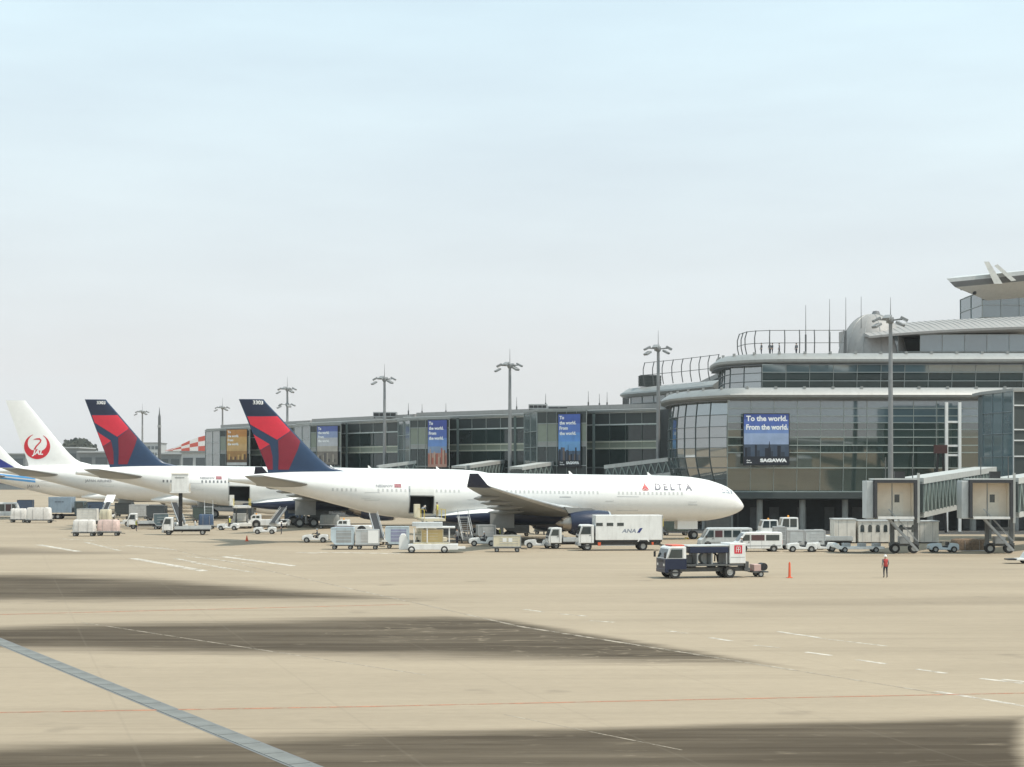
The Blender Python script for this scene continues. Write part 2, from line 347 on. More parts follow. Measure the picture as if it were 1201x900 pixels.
# long slot drain crossing the foreground
p, q = G(-75, 722), G(470, 945)
dvec = (q - p).normalized(); nv = Vector((-dvec.y, dvec.x, 0)); Ld = (q - p).length
sd_ = MB().add([p + nv*.42 + Vector((0,0,.004)), p - nv*.42 + Vector((0,0,.004)), q - nv*.42 + Vector((0,0,.004)), q + nv*.42 + Vector((0,0,.004))], [(0,1,2,3)]).build('slot_drain', mat('drain_kerb', (.16,.165,.165), .8, var=.15))
sd_['kind'] = 'structure'
gme = MB().box(0, 1.94, -.33, .33, .0, .014).mesh('drain_cover', drain)
for i in range(int(Ld / 2)):
    o = obj('drain_cover', gme, sd_); o.location = p + dvec * (i * 2) + Vector((0, 0, .004 + random.uniform(0, .003))); o.rotation_euler = (0, 0, math.atan2(dvec.y, dvec.x))
# ------------------------------------------------------------------ aircraft
HEAD = math.asin(.21)
def naca(u, t):
    u = min(max(u, 0.0), 1.0)
    return 5 * t * (.2969 * math.sqrt(u) - .126 * u - .3516 * u * u + .2843 * u ** 3 - .1015 * u ** 4)
def airfoil_ring(le, ch, t, cam_=0.0, n=10):
    us = [(1 - math.cos(math.pi * i / n)) / 2 for i in range(n + 1)]
    up = [(le + u * ch, ch * (naca(u, t) + cam_ * 4 * u * (1 - u))) for u in us]; lo = [(le + u * ch, ch * (-naca(u, t) + cam_ * 4 * u * (1 - u))) for u in us]
    return up + lo[-2:0:-1]
def wheel_mesh(r, wd, n=20):
    t = MB().lathe([(r*.54, -wd/2), (r*.93, -wd/2), (r, -wd*.3), (r, wd*.3), (r*.93, wd/2), (r*.54, wd/2)], axis='y', n=n, cap=False).mesh('tyre', rubber, 30)
    h = MB().lathe([(r*.02, -wd*.42), (r*.3, -wd*.46), (r*.36, -wd*.36), (r*.545, -wd*.45), (r*.545, wd*.45), (r*.36, wd*.36), (r*.3, wd*.46), (r*.02, wd*.42)], axis='y', n=n).mesh('rim', RIM[0], 30)
    return t, h
RIM = [mat('wheel_rim', (.36,.36,.345), .5, .2, var=.15)]
WM = {}
def wheel(parent, x, y, r, wd, z=None):
    key = (round(r, 3), round(wd, 3))
    if key not in WM: WM[key] = wheel_mesh(r, wd)
    o = obj('wheel', WM[key][0], parent); o.location = (x, y, r if z is None else z)
    h = obj('rim', WM[key][1], o); return o
def aircraft(label, nose, k=1.0, zadd=0.0, finh=1.0, livery='navy', winglet=True, door=True, title=True, winglet_mat=None, nwin=True):
    """A wide-body twin jet; local +X is forward, the origin is the ground below the nose."""
    T = thing('passenger_jet', label, 'airplane', (nose[0], nose[1], 0), math.degrees(HEAD))
    zc = lambda a: 4.93 * k + zadd + .0135 * a           # sits slightly nose-down
    top = pchip([0,.25,.96,2,3.6,5,8,11,41,50,55,60,63.66], [-.86,-.42,.43,1.38,2.02,2.4,2.76,2.82,2.82,2.80,2.70,2.38,1.95])
    bot = pchip([0,.25,.7,1.5,3.6,5.75,9,41,45,50,55,60,63.66], [-.94,-1.28,-1.6,-1.95,-2.52,-2.77,-2.82,-2.82,-2.5,-1.42,-.15,.95,1.40])
    hw = pchip([0,.25,.96,2,3.6,5.5,8,41,46,50,54,58,61,63.66], [.04,.45,.98,1.55,2.15,2.55,2.82,2.82,2.72,2.42,1.88,1.25,.75,.28])
    d0, d1, a0, a1 = 39.7, 42.6, 86, 132                 # aft cargo door: stations and angle from the top (starboard)
    st = sorted(set([0,.06,.15,.3,.5,.8,1.2,1.7,2.3,3,3.8,4.7,5.7,7,8.5,10] + list(np.arange(12, 40, 2.0)) + [d0, d1, 41.2] + list(np.arange(44, 63, 1.2)) + [63.2, 63.66]))
    NS = 60; th = [2 * math.pi * i / NS for i in range(NS)]
    th_d = [i for i in range(NS) if a0 <= math.degrees(th[i]) < a1]
    def surf(a, t, off=0.0):
        tp, bt, w_ = top(a), bot(a), hw(a); mid, hf = (tp + bt) / 2, (tp - bt) / 2
        return Vector((-a * k, -(w_ + off) * math.sin(t) * k, zc(a) + (mid + (hf + off) * math.cos(t)) * k))
    def side(a, zr, off=.02):                            # starboard skin at height zr over the centre line
        tp, bt = top(a), bot(a); mid, hf = (tp + bt) / 2, (tp - bt) / 2
        return surf(a, math.acos(max(-1, min(1, (zr - mid) / hf))), off)
    m = MB(); vs = [surf(a, t) for a in st for t in th]; fs = []
    for i in range(len(st) - 1):
        for j in range(NS):
            if door and d0 <= st[i] < d1 and j in th_d: continue
            fs.append((i*NS+j, i*NS+(j+1) % NS, (i+1)*NS+(j+1) % NS, (i+1)*NS+j))
    fs += [tuple(range(NS)), tuple(range((len(st)-1)*NS, len(st)*NS))]
    fus = m.add(vs, fs).build('fuselage', white, T, smooth='full')
    if door:
        t0, t1 = th[th_d[0]], th[th_d[-1] + 1]; pa, pb = surf(d0, t0), surf(d1, t1)
        inner = MB(); y0 = max(pa.y, surf(d0, t1).y) ; zt, zb = surf(d0, t0).z, surf(d0, t1).z
        rg = [[surf(a, t0 + (t1 - t0) * q / 4, -.002) for q in range(5)] for a in (d0, d1)]
        bk = [[Vector((p.x, -.3 * k, p.z)) for p in r] for r in rg]
        inner.add([p for r in rg for p in r] + [p for r in bk for p in r],
                  [(10+i, 10+i+1, 15+i+1, 15+i) for i in range(4)] + [(i, i+1, 11+i, 10+i) for i in range(4)] + [(5+i, 5+i+1, 16+i, 15+i) for i in range(4)] + [(0, 5, 15, 10), (4, 9, 19, 14)])
        inner.build('cargo_hold', dark_int, T)
        # door leaf swung right up against the skin on its top hinge
        lf = MB()
        ra = [[surf(a, t0 - .03 - q*.12, .10 + .05*q) for q in range(5)] + [surf(a, t0 - .03 - q*.12, .02 + .05*q) for q in range(4, -1, -1)] for a in (d0 + .04, d1 - .04)]
        lf.loft(ra); lf.build('cargo_door', white, T)
        fr = MB()
        for a in (d0, d1): fr.tube([surf(a, t0 + (t1 - t0) * q / 6, .02) for q in range(7)], .05, 6)
        fr.tube([surf(d0, t0, .02), surf(d1, t0, .02)], .06, 6); fr.tube([surf(d0, t1, .02), surf(d1, t1, .02)], .06, 6); fr.build('door_frame', greyp, T)
    # belly fairing, white above and dark below
    bf = MB(); rings = []
    for a, w_, b_, tp_ in [(17.2,1.7,-2.72,-2.3),(18.8,2.55,-3.0,-1.8),(21,3.0,-3.28,-1.35),(25,3.2,-3.42,-1.15),(30,3.22,-3.46,-1.1),(34,3.12,-3.42,-1.3),(37,2.75,-3.26,-1.7),(39.2,2.2,-3.02,-2.1),(40.6,1.5,-2.80,-2.35)]:
        ring = []
        for i in range(28):
            an = 2 * math.pi * i / 28; cy, cz = math.cos(an), math.sin(an); e = .62
            ring.append(Vector((-a*k, w_*k*math.copysign(abs(cy)**e, cy), zc(a) + k*((tp_+b_)/2 + (tp_-b_)/2*math.copysign(abs(cz)**e, cz)))))
        rings.append(ring)
    bf.loft(rings)
    if livery == 'navy':
        for i, f in enumerate(bf.f):
            if len(f) > 4: bf.mi[i] = 1; continue
            c = sum((Vector(bf.v[j]) for j in f), Vector()) / len(f); a = -c.x / k
            zr = (c.z - zc(a)) / k
            if zr < -2.0 + .5*max(0, (24 - a)/7) - .06*max(0, a - 34): bf.mi[i] = 1
    bf.build('belly_fairing', [white, navy] if livery == 'navy' else [white, greyp], T, smooth=50)
    # wings
    secs = [(0,19.6,13.2,-1.75,.135),(2.7,21.2,11.6,-1.66,.135),(6,23.3,9.3,-1.42,.125),(9.6,25.6,7.3,-1.10,.115),(15,29.0,5.7,-.52,.11),(21,32.8,4.35,.2,.105),(26,36.0,3.3,.84,.10),(29.2,38.1,2.55,1.30,.10)]
    for sg, nm in ((-1, 'starboard'), (1, 'port')):
        wg = MB(); wg.loft([[Vector((-a*k, sg*y*k, zc(a)*0 + zc(le) + (z + b)*k)) for a, b in airfoil_ring(le, ch, t, .012)] for y, le, ch, z, t in secs])
        W = wg.build('wing', wingm, T, smooth=45)
        edge = MB()
        edge.loft([[Vector((-(le - .04 + ch*u)*k, sg*y*k, zc(le) + (z + s_*(ch*naca(max(u, 0), t) + .012) + ch*.012*4*u*(1-u))*k)) for u, s_ in ((.10,1),(.04,1),(.012,1),(0,0),(.012,-1),(.04,-1),(.10,-1))] for y, le, ch, z, t in secs[2:]], closed=False, cap=False)
        edge.build('leading_edge', alum, W, smooth='full')
        for y, ln in ((7.2, 4.2), (13.2, 4.0), (18.2, 3.4), (22.6, 2.7)):     # flap track fairings
            i = max(j for j in range(len(secs)-1) if secs[j][0] <= y); s0, s1 = secs[i], secs[i+1]; q = (y - s0[0]) / (s1[0] - s0[0])
            le, ch, z = [s0[j] + (s1[j] - s0[j]) * q for j in (1, 2, 3)]; te = le + ch
            ff = MB(); ff.loft([[Vector((-(te + x)*k, sg*(y + r*.75*math.cos(an))*k, zc(le) + (z - .22 - .10*(x+ln*.6)/ln + r*math.sin(an))*k)) for an in [2*math.pi*j/10 for j in range(10)]] for x, r in ((-ln*.75,.03),(-ln*.55,.22),(-ln*.2,.34),(ln*.1,.28),(ln*.32,.05))])
            ff.build('flap_fairing', wingm, W, smooth='full')
        fl = MB()
        for i in range(2, 6):
            s0, s1 = secs[i], secs[i+1]
            for s_ in (1,):
                pts = []
                for s in (s0, s1):
                    for u in (.72, .735): pts.append(Vector((-(s[1]+s[2]*u)*k, sg*s[0]*k, zc(s[1]) + (s[3] - s[2]*naca(u, s[4]) + s[2]*.012*4*u*(1-u) - .012)*k)))
                fl.add([pts[0], pts[1], pts[3], pts[2]], [(0,1,2,3)])
        fl.build('flap_seam', steel, W)
        if winglet:
            y, le, ch, z, t = secs[-1]; base = airfoil_ring(le, ch, t, .012, 6); tipr = airfoil_ring(le + 1.55, .9, .09, 0, 6)
            wl = MB(); wl.loft([[Vector((-a*k, sg*(y - .02)*k, zc(le) + (z + b)*k)) for a, b in base],
                                [Vector((-(a+.3)*k, sg*(y + .30 + b*.5)*k, zc(le) + (z + .22)*k + .0)) for a, b in airfoil_ring(le+.15, ch*.84, t, 0, 6)],
                                [Vector((-a*k, sg*(y + .85 + b)*k, zc(le) + (z + 1.4)*k)) for a, b in tipr]])
            wl.build('winglet', winglet_mat or navy, W, smooth=45)
        # engine
        ey, ein, ez = 9.37, 20.0, -2.95
        En = MB(); prof = [(.02, 1.05), (.32, .72), (1.18, .62), (1.26, .18), (1.36, .02), (1.45, .06), (1.55, .5), (1.60, 1.6), (1.55, 3.0), (1.36, 4.3), (1.18, 4.85), (1.10, 4.8)]
        n = 28
        En.loft([[Vector((-(ein + h)*k, sg*ey*k + r*k*math.cos(2*math.pi*j/n), zc(ein) + ez*k + .05*h*k*.3 + r*k*math.sin(2*math.pi*j/n))) for j in range(n)] for r, h in prof], cap=True)
        eng = En.build('engine', navy if livery == 'navy' else white, T, smooth=50)
        ecz = zc(ein) + ez*k
        lip = MB(); lip.loft([[Vector((-(ein + h)*k, sg*ey*k + r*k*math.cos(2*math.pi*j/n), ecz + r*k*math.sin(2*math.pi*j/n))) for j in range(n)] for r, h in ((1.24,.26),(1.27,.14),(1.365,-.01),(1.47,.05),(1.52,.26))], cap=False); lip.build('inlet_lip', alum, eng, smooth='full')
        core = MB(); core.loft([[Vector((-(ein + h)*k, sg*ey*k + r*k*math.cos(2*math.pi*j/n), ecz + .07*k + r*k*math.sin(2*math.pi*j/n))) for j in range(n)] for r, h in ((1.02,4.3),(.86,5.1),(.62,5.75),(.55,5.7),(.42,5.6),(.3,6.1),(.03,6.5))]); core.build('exhaust_nozzle', mat('exhaust_metal', (.34,.31,.27), .35, .8, var=.2), eng, smooth=40)
        fan = MB()
        for j in range(22):
            a = 2*math.pi*j/22; c, s = math.cos(a), math.sin(a); c2, s2 = math.cos(a+.2), math.sin(a+.2)
            fan.add([Vector((-(ein+.75)*k, sg*ey*k + .3*k*c, ecz + .3*k*s)), Vector((-(ein+.6)*k, sg*ey*k + .3*k*c2, ecz + .3*k*s2)), Vector((-(ein+.5)*k, sg*ey*k + 1.17*k*c2, ecz + 1.17*k*s2)), Vector((-(ein+.7)*k, sg*ey*k + 1.17*k*c, ecz + 1.17*k*s))], [(0,1,2,3)])
        fan.build('fan_blades', steel, eng)
        py_ = MB(); py_.loft([[Vector((-a*k, sg*ey*k + y_*k, zc(a) + z_*k)) for a, y_, z_ in ring] for ring in (
            [(21.2,-.08,-1.55),(27.5,-.25,-1.25),(27.5,.25,-1.25),(21.2,.08,-1.55)], [(22.2,-.10,-1.15),(29.5,-.22,-1.0),(29.5,.22,-1.0),(22.2,.10,-1.15)])])
        py_.add([Vector((-a*k, sg*ey*k + y_*k, zc(a) + z_*k)) for a, y_, z_ in ((21.2,-.12,-1.4),(25,-.3,-1.75),(25.5,-.28,-1.0),(25,.3,-1.75),(21.2,.12,-1.4),(25.5,.28,-1.0))], [(0,1,2),(4,5,3),(0,2,5,4),(1,3,5,2),(0,4,3,1)])
        py_.build('engine_pylon', wingm, eng)
        # horizontal stabiliser
        hs = MB(); hs.loft([[Vector((-a*k, sg*y*k, zc(le) + (z + b)*k)) for a, b in airfoil_ring(le, ch, .10, 0, 8)] for y, le, ch, z in ((0,53.2,7.2,1.05),(1.9,54.6,5.9,1.25),(9.7,60.0,2.3,2.12))])
        hs.build('horizontal_stabilizer', wingm, T, smooth=45)
        # main landing gear
        gy = 5.34
        mg = MB(); gx = -32.0*k; zt = zc(32) - 2.0*k
        mg.tube([(gx, sg*gy*k, .75*k), (gx, sg*gy*k, zt)], [.16*k, .22*k], 10); mg.tube([(gx, sg*gy*k, 1.5*k), (gx + .3*k, sg*3.0*k, zt - .1)], .10*k, 8)
        mg.box(gx - 1.05*k, gx + 1.05*k, sg*gy*k - .12*k, sg*gy*k + .12*k, .58*k, .82*k)
        gear = mg.build('main_landing_gear', galv, T)
        for dx in (-.99, .99):
            for dy in (-.70, .70): wheel(gear, gx + dx*k, (sg*gy + dy)*k, .70*k, .5*k)
        gd = MB(); gd.box(gx - 1.6*k, gx + 1.3*k, sg*(gy + .75)*k - .03, sg*(gy + .75)*k + .03, 1.75*k, zt + .3*k); gd.build('gear_door', wingm, gear)
    # nose gear
    ng = MB(); gx = -6.67*k; ng.tube([(gx, 0, .5*k), (gx - .1*k, 0, zc(6.67) - 2.2*k)], [.09*k, .13*k], 10); ng.tube([(gx, 0, 1.2*k), (gx - 1.6*k, 0, zc(7) - 2.4*k)], .06*k, 8); ng.tube([(gx, -.3*k, .52*k), (gx, .3*k, .52*k)], .07*k, 8)
    gear = ng.build('nose_landing_gear', galv, T)
    for dy in (-.36, .36): wheel(gear, gx, dy*k, .52*k, .34*k)
    gd = MB()
    for sg in (-1, 1): gd.box(gx - 2.2*k, gx + .4*k, sg*.62*k - .02, sg*.62*k + .02, 1.25*k, zc(7) - 2.5*k)
    gd.build('gear_door', white, gear)
    # vertical fin, shaped from the tail of the nearest jet
    def c2(cx, cy):
        px, py = 180 + cx / 4.5, 440 + cy / 4.5
        return ((29.0 - (px - CX) / 10.0) / .978, 2.7 + ((580 - py) / 10.0 - 2.7) * finh)
    LEp = [c2(*p) for p in ((1010,506),(960,500),(915,482),(870,446),(800,375),(720,287),(650,209),(590,145),(577,131))]
    TEp = [c2(*p) for p in ((602,520),(598,503),(450,128))]
    zs = sorted(set([1.2, 2.3] + [p[1] for p in LEp])); lz = [p[1] for p in LEp][::1]; la = [p[0] for p in LEp]
    def le_(z): return float(np.interp(z, sorted(lz), [a for _, a in sorted(zip(lz, la))]))
    def te_(z): return float(np.interp(z, [TEp[1][1], TEp[2][1]], [TEp[1][0], TEp[2][0]])) if z > TEp[1][1] else TEp[1][0]
    def fy(a, z):
        l, t = le_(z), te_(z); ch = t - l; tk = .11 if z > 4 else .11 * (.62 + .38 * max(0, (z - 2.4) / 1.6))
        return ch * naca((a - l) / ch, tk)
    ztop = TEp[2][1]; zz = list(np.linspace(1.9, ztop, 26))
    rings = []
    for z in zz:
        l, t = le_(z), te_(z); us = [(1 - math.cos(math.pi * i / 14)) / 2 for i in range(15)]
        ring = [Vector((-(l + u*(t-l))*k, -fy(l + u*(t-l), z)*k, zc(58) + z*k)) for u in us] + [Vector((-(l + u*(t-l))*k, fy(l + u*(t-l), z)*k, zc(58) + z*k)) for u in us[-2:0:-1]]
        rings.append(ring)
    fm = {'navy': finblue, 'white': white, 'blue': white}[livery]
    fin = MB().loft(rings).build('vertical_stabilizer', fm, T, smooth=50)
    def onfin(sgn):
        return lambda a, z: Vector((-a*k, sgn*(fy(a, z) + .022)*k, zc(58) + z*k))
    def poly_decal(nm, pts, mm, sgn=-1):
        return decal(nm, pts, [tuple(range(len(pts)))], onfin(sgn), mm, fin, (.45, .45))
    def clampfin(pts): return [(min(max(a, le_(z) + .22), te_(z) - .04), z) for a, z in dens(pts)]
    def dens(pts):
        out = []
        for i, p in enumerate(pts):
            q = pts[(i + 1) % len(pts)]; out += [(p[0] + (q[0]-p[0])*j/6, p[1] + (q[1]-p[1])*j/6) for j in range(6)]
        return out
    for sgn in (-1, 1):
        if livery == 'navy':
            P_ = lambda *q: clampfin([c2(*p) for p in q])
            poly_decal('tail_band', P_((452,131),(576,134),(600,160),(630,192),(650,213),(492,213)), navy, sgn)
            poly_decal('tail_panel', P_((493,219),(570,219),(652,217),(690,258),(722,290),(645,342),(510,262)), redb, sgn)
            poly_decal('tail_panel', P_((521,312),(608,366),(563,394),(552,396)), redb, sgn)
            poly_decal('tail_panel', P_((553,399),(564,397),(609,370),(622,430),(624,500),(598,500)), redd, sgn)
            poly_decal('tail_panel', P_((651,346),(722,291),(768,342),(752,392),(706,500),(652,500),(654,430)), redd, sgn)
            v, f, tw, th_ = text_mb('3303', .62, .02)
            a0_, z0_ = c2(577, 156); decal('tail_number', [((a0_ + 1.25) - (x if sgn < 0 else tw - x), z0_ + y) for x, y in v], f, onfin(sgn), white, fin, (.4, .4))
        elif livery == 'white':
            ca, cz, rr = ctr = (57.75, 5.5, 1.95)
            def ar(t, r): return (ca - rr * r * math.cos(t), cz + rr * r * math.sin(t))        # image right = forward = smaller a
            mir = (lambda p: p) if sgn < 0 else (lambda p: p)
            # two curved wings forming an open ring, thick below and thin towards the top
            for lo, hi in ((R(-92), R(62)), (R(268), R(108))):
                n = 22; outer, innr = [], []
                for i in range(n + 1):
                    q = i / n; t = lo + (hi - lo) * q; outer.append(ar(t, 1.0)); innr.append(ar(t, 1 - (.80 * (1 - q) ** 1.2 + .03)))
                poly = outer + innr[::-1]
                faces = [(i, i + 1, 2*n + 1 - i - 1, 2*n + 1 - i) for i in range(n)]
                decal('crane_wing', poly, faces, onfin(sgn), jalred, fin, (.5, .5))
            neck = [(-.02,-.55),(-.16,-.38),(-.18,-.2),(-.08,.0),(.12,.22),(.26,.38),(.28,.5),(.18,.60),(-.02,.60),(-.30,.56)]; wid = [.30,.18,.12,.09,.08,.085,.10,.12,.09,.01]
            L_, Rr = [], []
            for i, p in enumerate(neck):
                q0 = Vector(neck[max(i-1, 0)]); q1 = Vector(neck[min(i+1, len(neck)-1)]); d = (q1 - q0).normalized(); nn = Vector((-d.y, d.x)) * wid[i] * .6
                L_.append((ca - rr*(p[0] + nn.x), cz + rr*(p[1] + nn.y))); Rr.append((ca - rr*(p[0] - nn.x), cz + rr*(p[1] - nn.y)))
            n = len(neck); decal('crane_neck', L_ + Rr, [(i, i+1, n+i+1, n+i) for i in range(n-1)], onfin(sgn), jalred, fin)
            v, f, tw, th_ = text_mb('JAL', 1.05, .04, .25)
            fn2 = lambda a, z: onfin(sgn)(a, z) + Vector((0, sgn*.02, 0))
            decal('tail_lettering', [(ca + .78 - (x if sgn < 0 else tw - x), cz - 1.52 + y) for x, y in v], f, fn2, white, fin)
        else:
            bl = mat('tail_blue', (.02,.035,.22), .4)
            P2 = lambda pts: clampfin([(te_(2.7 + z) - u * (te_(2.7 + z) - le_(2.7 + z)), 2.7 + z) for u, z in pts])
            poly_decal('tail_panel', P2([(.0,.15),(.72,.15),(.60,2.1),(0.02,1.2)]), bl, sgn)
            poly_decal('tail_panel', P2([(.0,1.8),(.58,2.7),(.66,3.4),(.4,3.9),(.0,3.2)]), bl, sgn)
            poly_decal('tail_panel', P2([(.0,3.8),(.8,4.5),(.8,7.6),(.0,7.6)]), bl, sgn)
    # cabin windows: rows too small to tell apart
    if nwin:
        ws = MB()
        for sg in (1, -1):
            a = 9.0
            while a < 52:
                if not any(abs(a - d) < 1.0 for d in (18.2, 35.2, 47.8)):
                    q = [side(a - .115, .45, .014), side(a + .115, .45, .014), side(a + .115, .80, .014), side(a - .115, .80, .014)]
                    if sg < 0: q = [Vector((p.x, -p.y, p.z)) for p in q]
                    ws.add(q, [(0,1,2,3)])
                a += .533
        ws.build('cabin_windows', mat('cabin_window_pale', (.60,.60,.585), .2) if title else mat('cabin_window', (.22,.23,.24), .15), fus, kind='stuff')
    for a in (7.6, 18.2, 35.2, 47.8):                    # passenger doors, seen by their seams
        dm = MB(); c = [side(a - .5, -.35, .012), side(a + .5, -.35, .012), side(a + .5, 1.45, .012), side(a - .5, 1.45, .012)]
        pts = []
        for i in range(4):
            p, q = c[i], c[(i + 1) % 4]
            pts += [p + (q - p) * (s / 6) for s in range(6)]
        dm.tube(pts + [pts[0]], .012, 4, cap=False); dm.build('door_seam', greyp, fus)
    for a, zr, wd, ht in ((14.5,-1.5,2.7,1.7),(7.0,-.75,1.2,.06),(23,.05,1.4,.05),(46.2,-.55,1.7,.9)):
        c = [side(a, zr, .012), side(a + wd, zr, .012), side(a + wd, zr + ht, .012), side(a, zr + ht, .012)]; MB().tube(c + [c[0]], .014, 4, cap=False).build('panel_seam', greyp, fus)     # service panels and forward cargo door outline
    # cockpit glazing
    for j, (x0, x1) in enumerate(((1.55, 2.15), (2.2, 2.85), (2.9, 3.45))):
        for sg in (-1, 1):
            q = [side(x0 + (.35 if j == 0 else .05), .62 + .05*j, .014), side(x1 + .05, .72, .014), side(x1, 1.12 + .1*j, .014), side(x0 + .35, 1.05 + .08*j, .014)]
            if sg > 0: q = [Vector((p.x, -p.y, p.z)) for p in q]
            MB().add(q, [(0,1,2,3)]).build('cockpit_window', mat('cockpit_glass', (.30,.33,.36), .06, ior=2.4), fus)
    for xa in (12.0, 22.0):
        MB().prism([(-xa*k, zc(xa) + 2.78*k), (-(xa+.5)*k, zc(xa) + 2.78*k), (-(xa+.6)*k, zc(xa) + 3.22*k), (-(xa+.45)*k, zc(xa) + 3.22*k)], -.03, .03).build('antenna', white, fus)
    if livery == 'navy' and title:
        tg = mat('title_grey', (.16,.16,.20), .5); wr = mat('title_red', (.55,.06,.05), .5)
        x = 12.35
        for chx in 'DELTA':
            v, f, tw, th_ = text_mb(chx, 1.12, .028)
            decal('title_letter', [(x - px_ / 1.0, 1.02 + py_) for px_, py_ in v], f, lambda a, z: side(a, z, .02), tg, fus, (None, .12)); x -= tw + .36
        decal('title_emblem', [(14.05,1.02),(13.6,1.22),(13.6,1.9)], [(0,1,2)], lambda a, z: side(a, z, .02), wr, fus, (None, .12))
        decal('title_emblem', [(13.15,1.02),(13.58,1.22),(13.58,1.9)], [(0,1,2)], lambda a, z: side(a, z, .02), redb, fus, (None, .12))
        decal('title_emblem', [(14.0,.96),(13.2,.96),(13.6,1.16)], [(0,1,2)], lambda a, z: side(a, z, .02), wr, fus, (None, .12))
    if livery == 'navy':
        tg = mat('small_print_grey', (.32,.32,.34), .5)
        v, f, tw, th_ = text_mb('N806NW', .5, .01); decal('registration', [(46.6 - x, .95 + y) for x, y in v], f, lambda a, z: side(a, z, .02), tg, fus, (None, .12))
        decal('flag', [(43.6,.95),(44.4,.95),(44.4,1.4),(43.6,1.4)], [(0,1,2,3)], lambda a, z: side(a, z, .02), mat('flag_print', (.40,.16,.18), .5, var=.6, scale=6), fus, (None, .12))
    if livery == 'blue':
        bl2 = mat('stripe_light_blue', (.10,.36,.72), .4)
        for z0 in (.1, .7, 1.3):
            decal('fuselage_stripe', [(49,z0),(58,z0+.9),(58,z0+1.2),(49,z0+.4)], [(0,1,2,3)], lambda a, z: side(a, z, .02), bl2, fus, (.6, .15))
        v, f, tw, th_ = text_mb('JA611A', .75, .01); decal('registration', [(50.6 - x, -1.0 + y) for x, y in v], f, lambda a, z: side(a, z, .02), mat('small_print_grey', (.32,.32,.34)), fus, (.4, .12))
    if livery == 'white':
        v, f, tw, th_ = text_mb('JAPAN AIRLINES', .55, .01); decal('title_lettering', [(50.5 - x, .0 + y) for x, y in v], f, lambda a, z: side(a, z, .02), mat('small_print_grey', (.32,.32,.34)), fus, (.4, .12))
    return T
U = (math.cos(HEAD), math.sin(HEAD))
def nose_from_tail(px, s, k):           # from the fin's rear root at a pixel column and scale
    D = F / s; X = (px - CX) / s; return (X + U[0] * 59.1 * k, D + U[1] * 59.1 * k)
jet1 = aircraft('white airliner with a red and navy tail and grey lettering along its whole nose', (29.0, 208.0))
jet2 = aircraft('white airliner with a red and navy tail, parked beyond the one lettered on its nose', nose_from_tail(128, 7.8, 1.07), k=1.07, zadd=.35, finh=1.10, title=False)
jet3 = aircraft('white airliner with a round red crane emblem on its white tail', nose_from_tail(33, 6.5, 1.17), k=1.17, zadd=0, finh=1.17, livery='white', door=False, nwin=False, winglet_mat=redb)
jet4 = aircraft('white airliner with a blue patterned tail and light blue stripes', nose_from_tail(-22, 5.6, 1.10), k=1.10, zadd=0, livery='blue', door=False, nwin=False)
# ------------------------------------------------------------------ terminal
def resample(path, n):
    P = [Vector((p[0], p[1], 0)) for p in path]; d = [0]
    for a, b in zip(P, P[1:]): d.append(d[-1] + (b - a).length)
    out = []
    for i in range(n + 1):
        t = d[-1] * i / n; j = min(max(np.searchsorted(d, t) - 1, 0), len(P) - 2); q = (t - d[j]) / (d[j+1] - d[j]); out.append(P[j].lerp(P[j+1], q))
    return out
def normals(P):
    N = []
    for i in range(len(P)):
        d = (P[min(i+1, len(P)-1)] - P[max(i-1, 0)]).normalized(); N.append(Vector((d.y, -d.x, 0)))
    return N
def sweep(P, N, prof, closed=True):
    m = MB(); m.loft([[p + n * o + Vector((0, 0, z)) for o, z in prof] for p, n in zip(P, N)], cap=True, closed=closed); return m
def facade(parent, P, zs, out, pane_mats, bar=None, vw=.07, hw_=.09, name='glazing_frame', pane='glass_pane', skip=None, lab=None, proud=.0):
    """mullions and transoms as one frame, every pane its own mesh under it; P are column points, zs the rows from low to high"""
    bar = bar or mull; N = normals(P); pt = lambda i, z, o=0: P[i] + N[i] * (out(z) + o) + Vector((0, 0, z))
    fr = MB()
    for i in range(len(P)):
        for a, b in zip(zs, zs[1:]): fr.beam(pt(i, a, .03), pt(i, b, .03), vw, .16, up=N[i])
    for z in zs:
        for i in range(len(P) - 1): fr.beam(pt(i, z, .05), pt(i + 1, z, .05), .17, hw_)
    f = fr.build(name, bar, parent)
    for j in range(len(zs) - 1):
        pm = pane_mats[j] if isinstance(pane_mats, (list, tuple)) else pane_mats
        for i in range(len(P) - 1):
            if skip and skip(i, j): continue
            e = .03; jt = random.uniform(-.006, .006); js = random.uniform(-.005, .005)
            a, b, c, d = pt(i, zs[j] + .04), pt(i+1, zs[j] + .04), pt(i+1, zs[j+1] - .04), pt(i, zs[j+1] - .04)
            u = (b - a).normalized() * e; nn = (N[i] + N[i+1]).normalized()
            q = [a + u + nn*jt, b - u + nn*js, c - u - nn*jt, d + u - nn*js]; bk = [p - nn * .05 for p in q]
            MB().add(q + bk, [(0,1,2,3),(7,6,5,4),(0,4,5,1),(1,5,6,2),(2,6,7,3),(3,7,4,0)]).build(pane, pm, f)
    return f
def PX(*pd): return [Vector((*XY(px, D), 0)) for px, D in pd]
terminal = thing('terminal_building', 'grey-green glass terminal building with stepped rounded metal roofs', 'building', (45, 240, 0))
terminal_inv = Matrix.Translation((-45, -240, 0))
def T_(o): o.matrix_parent_inverse = terminal_inv; return o
ZT = Z(462, 235)
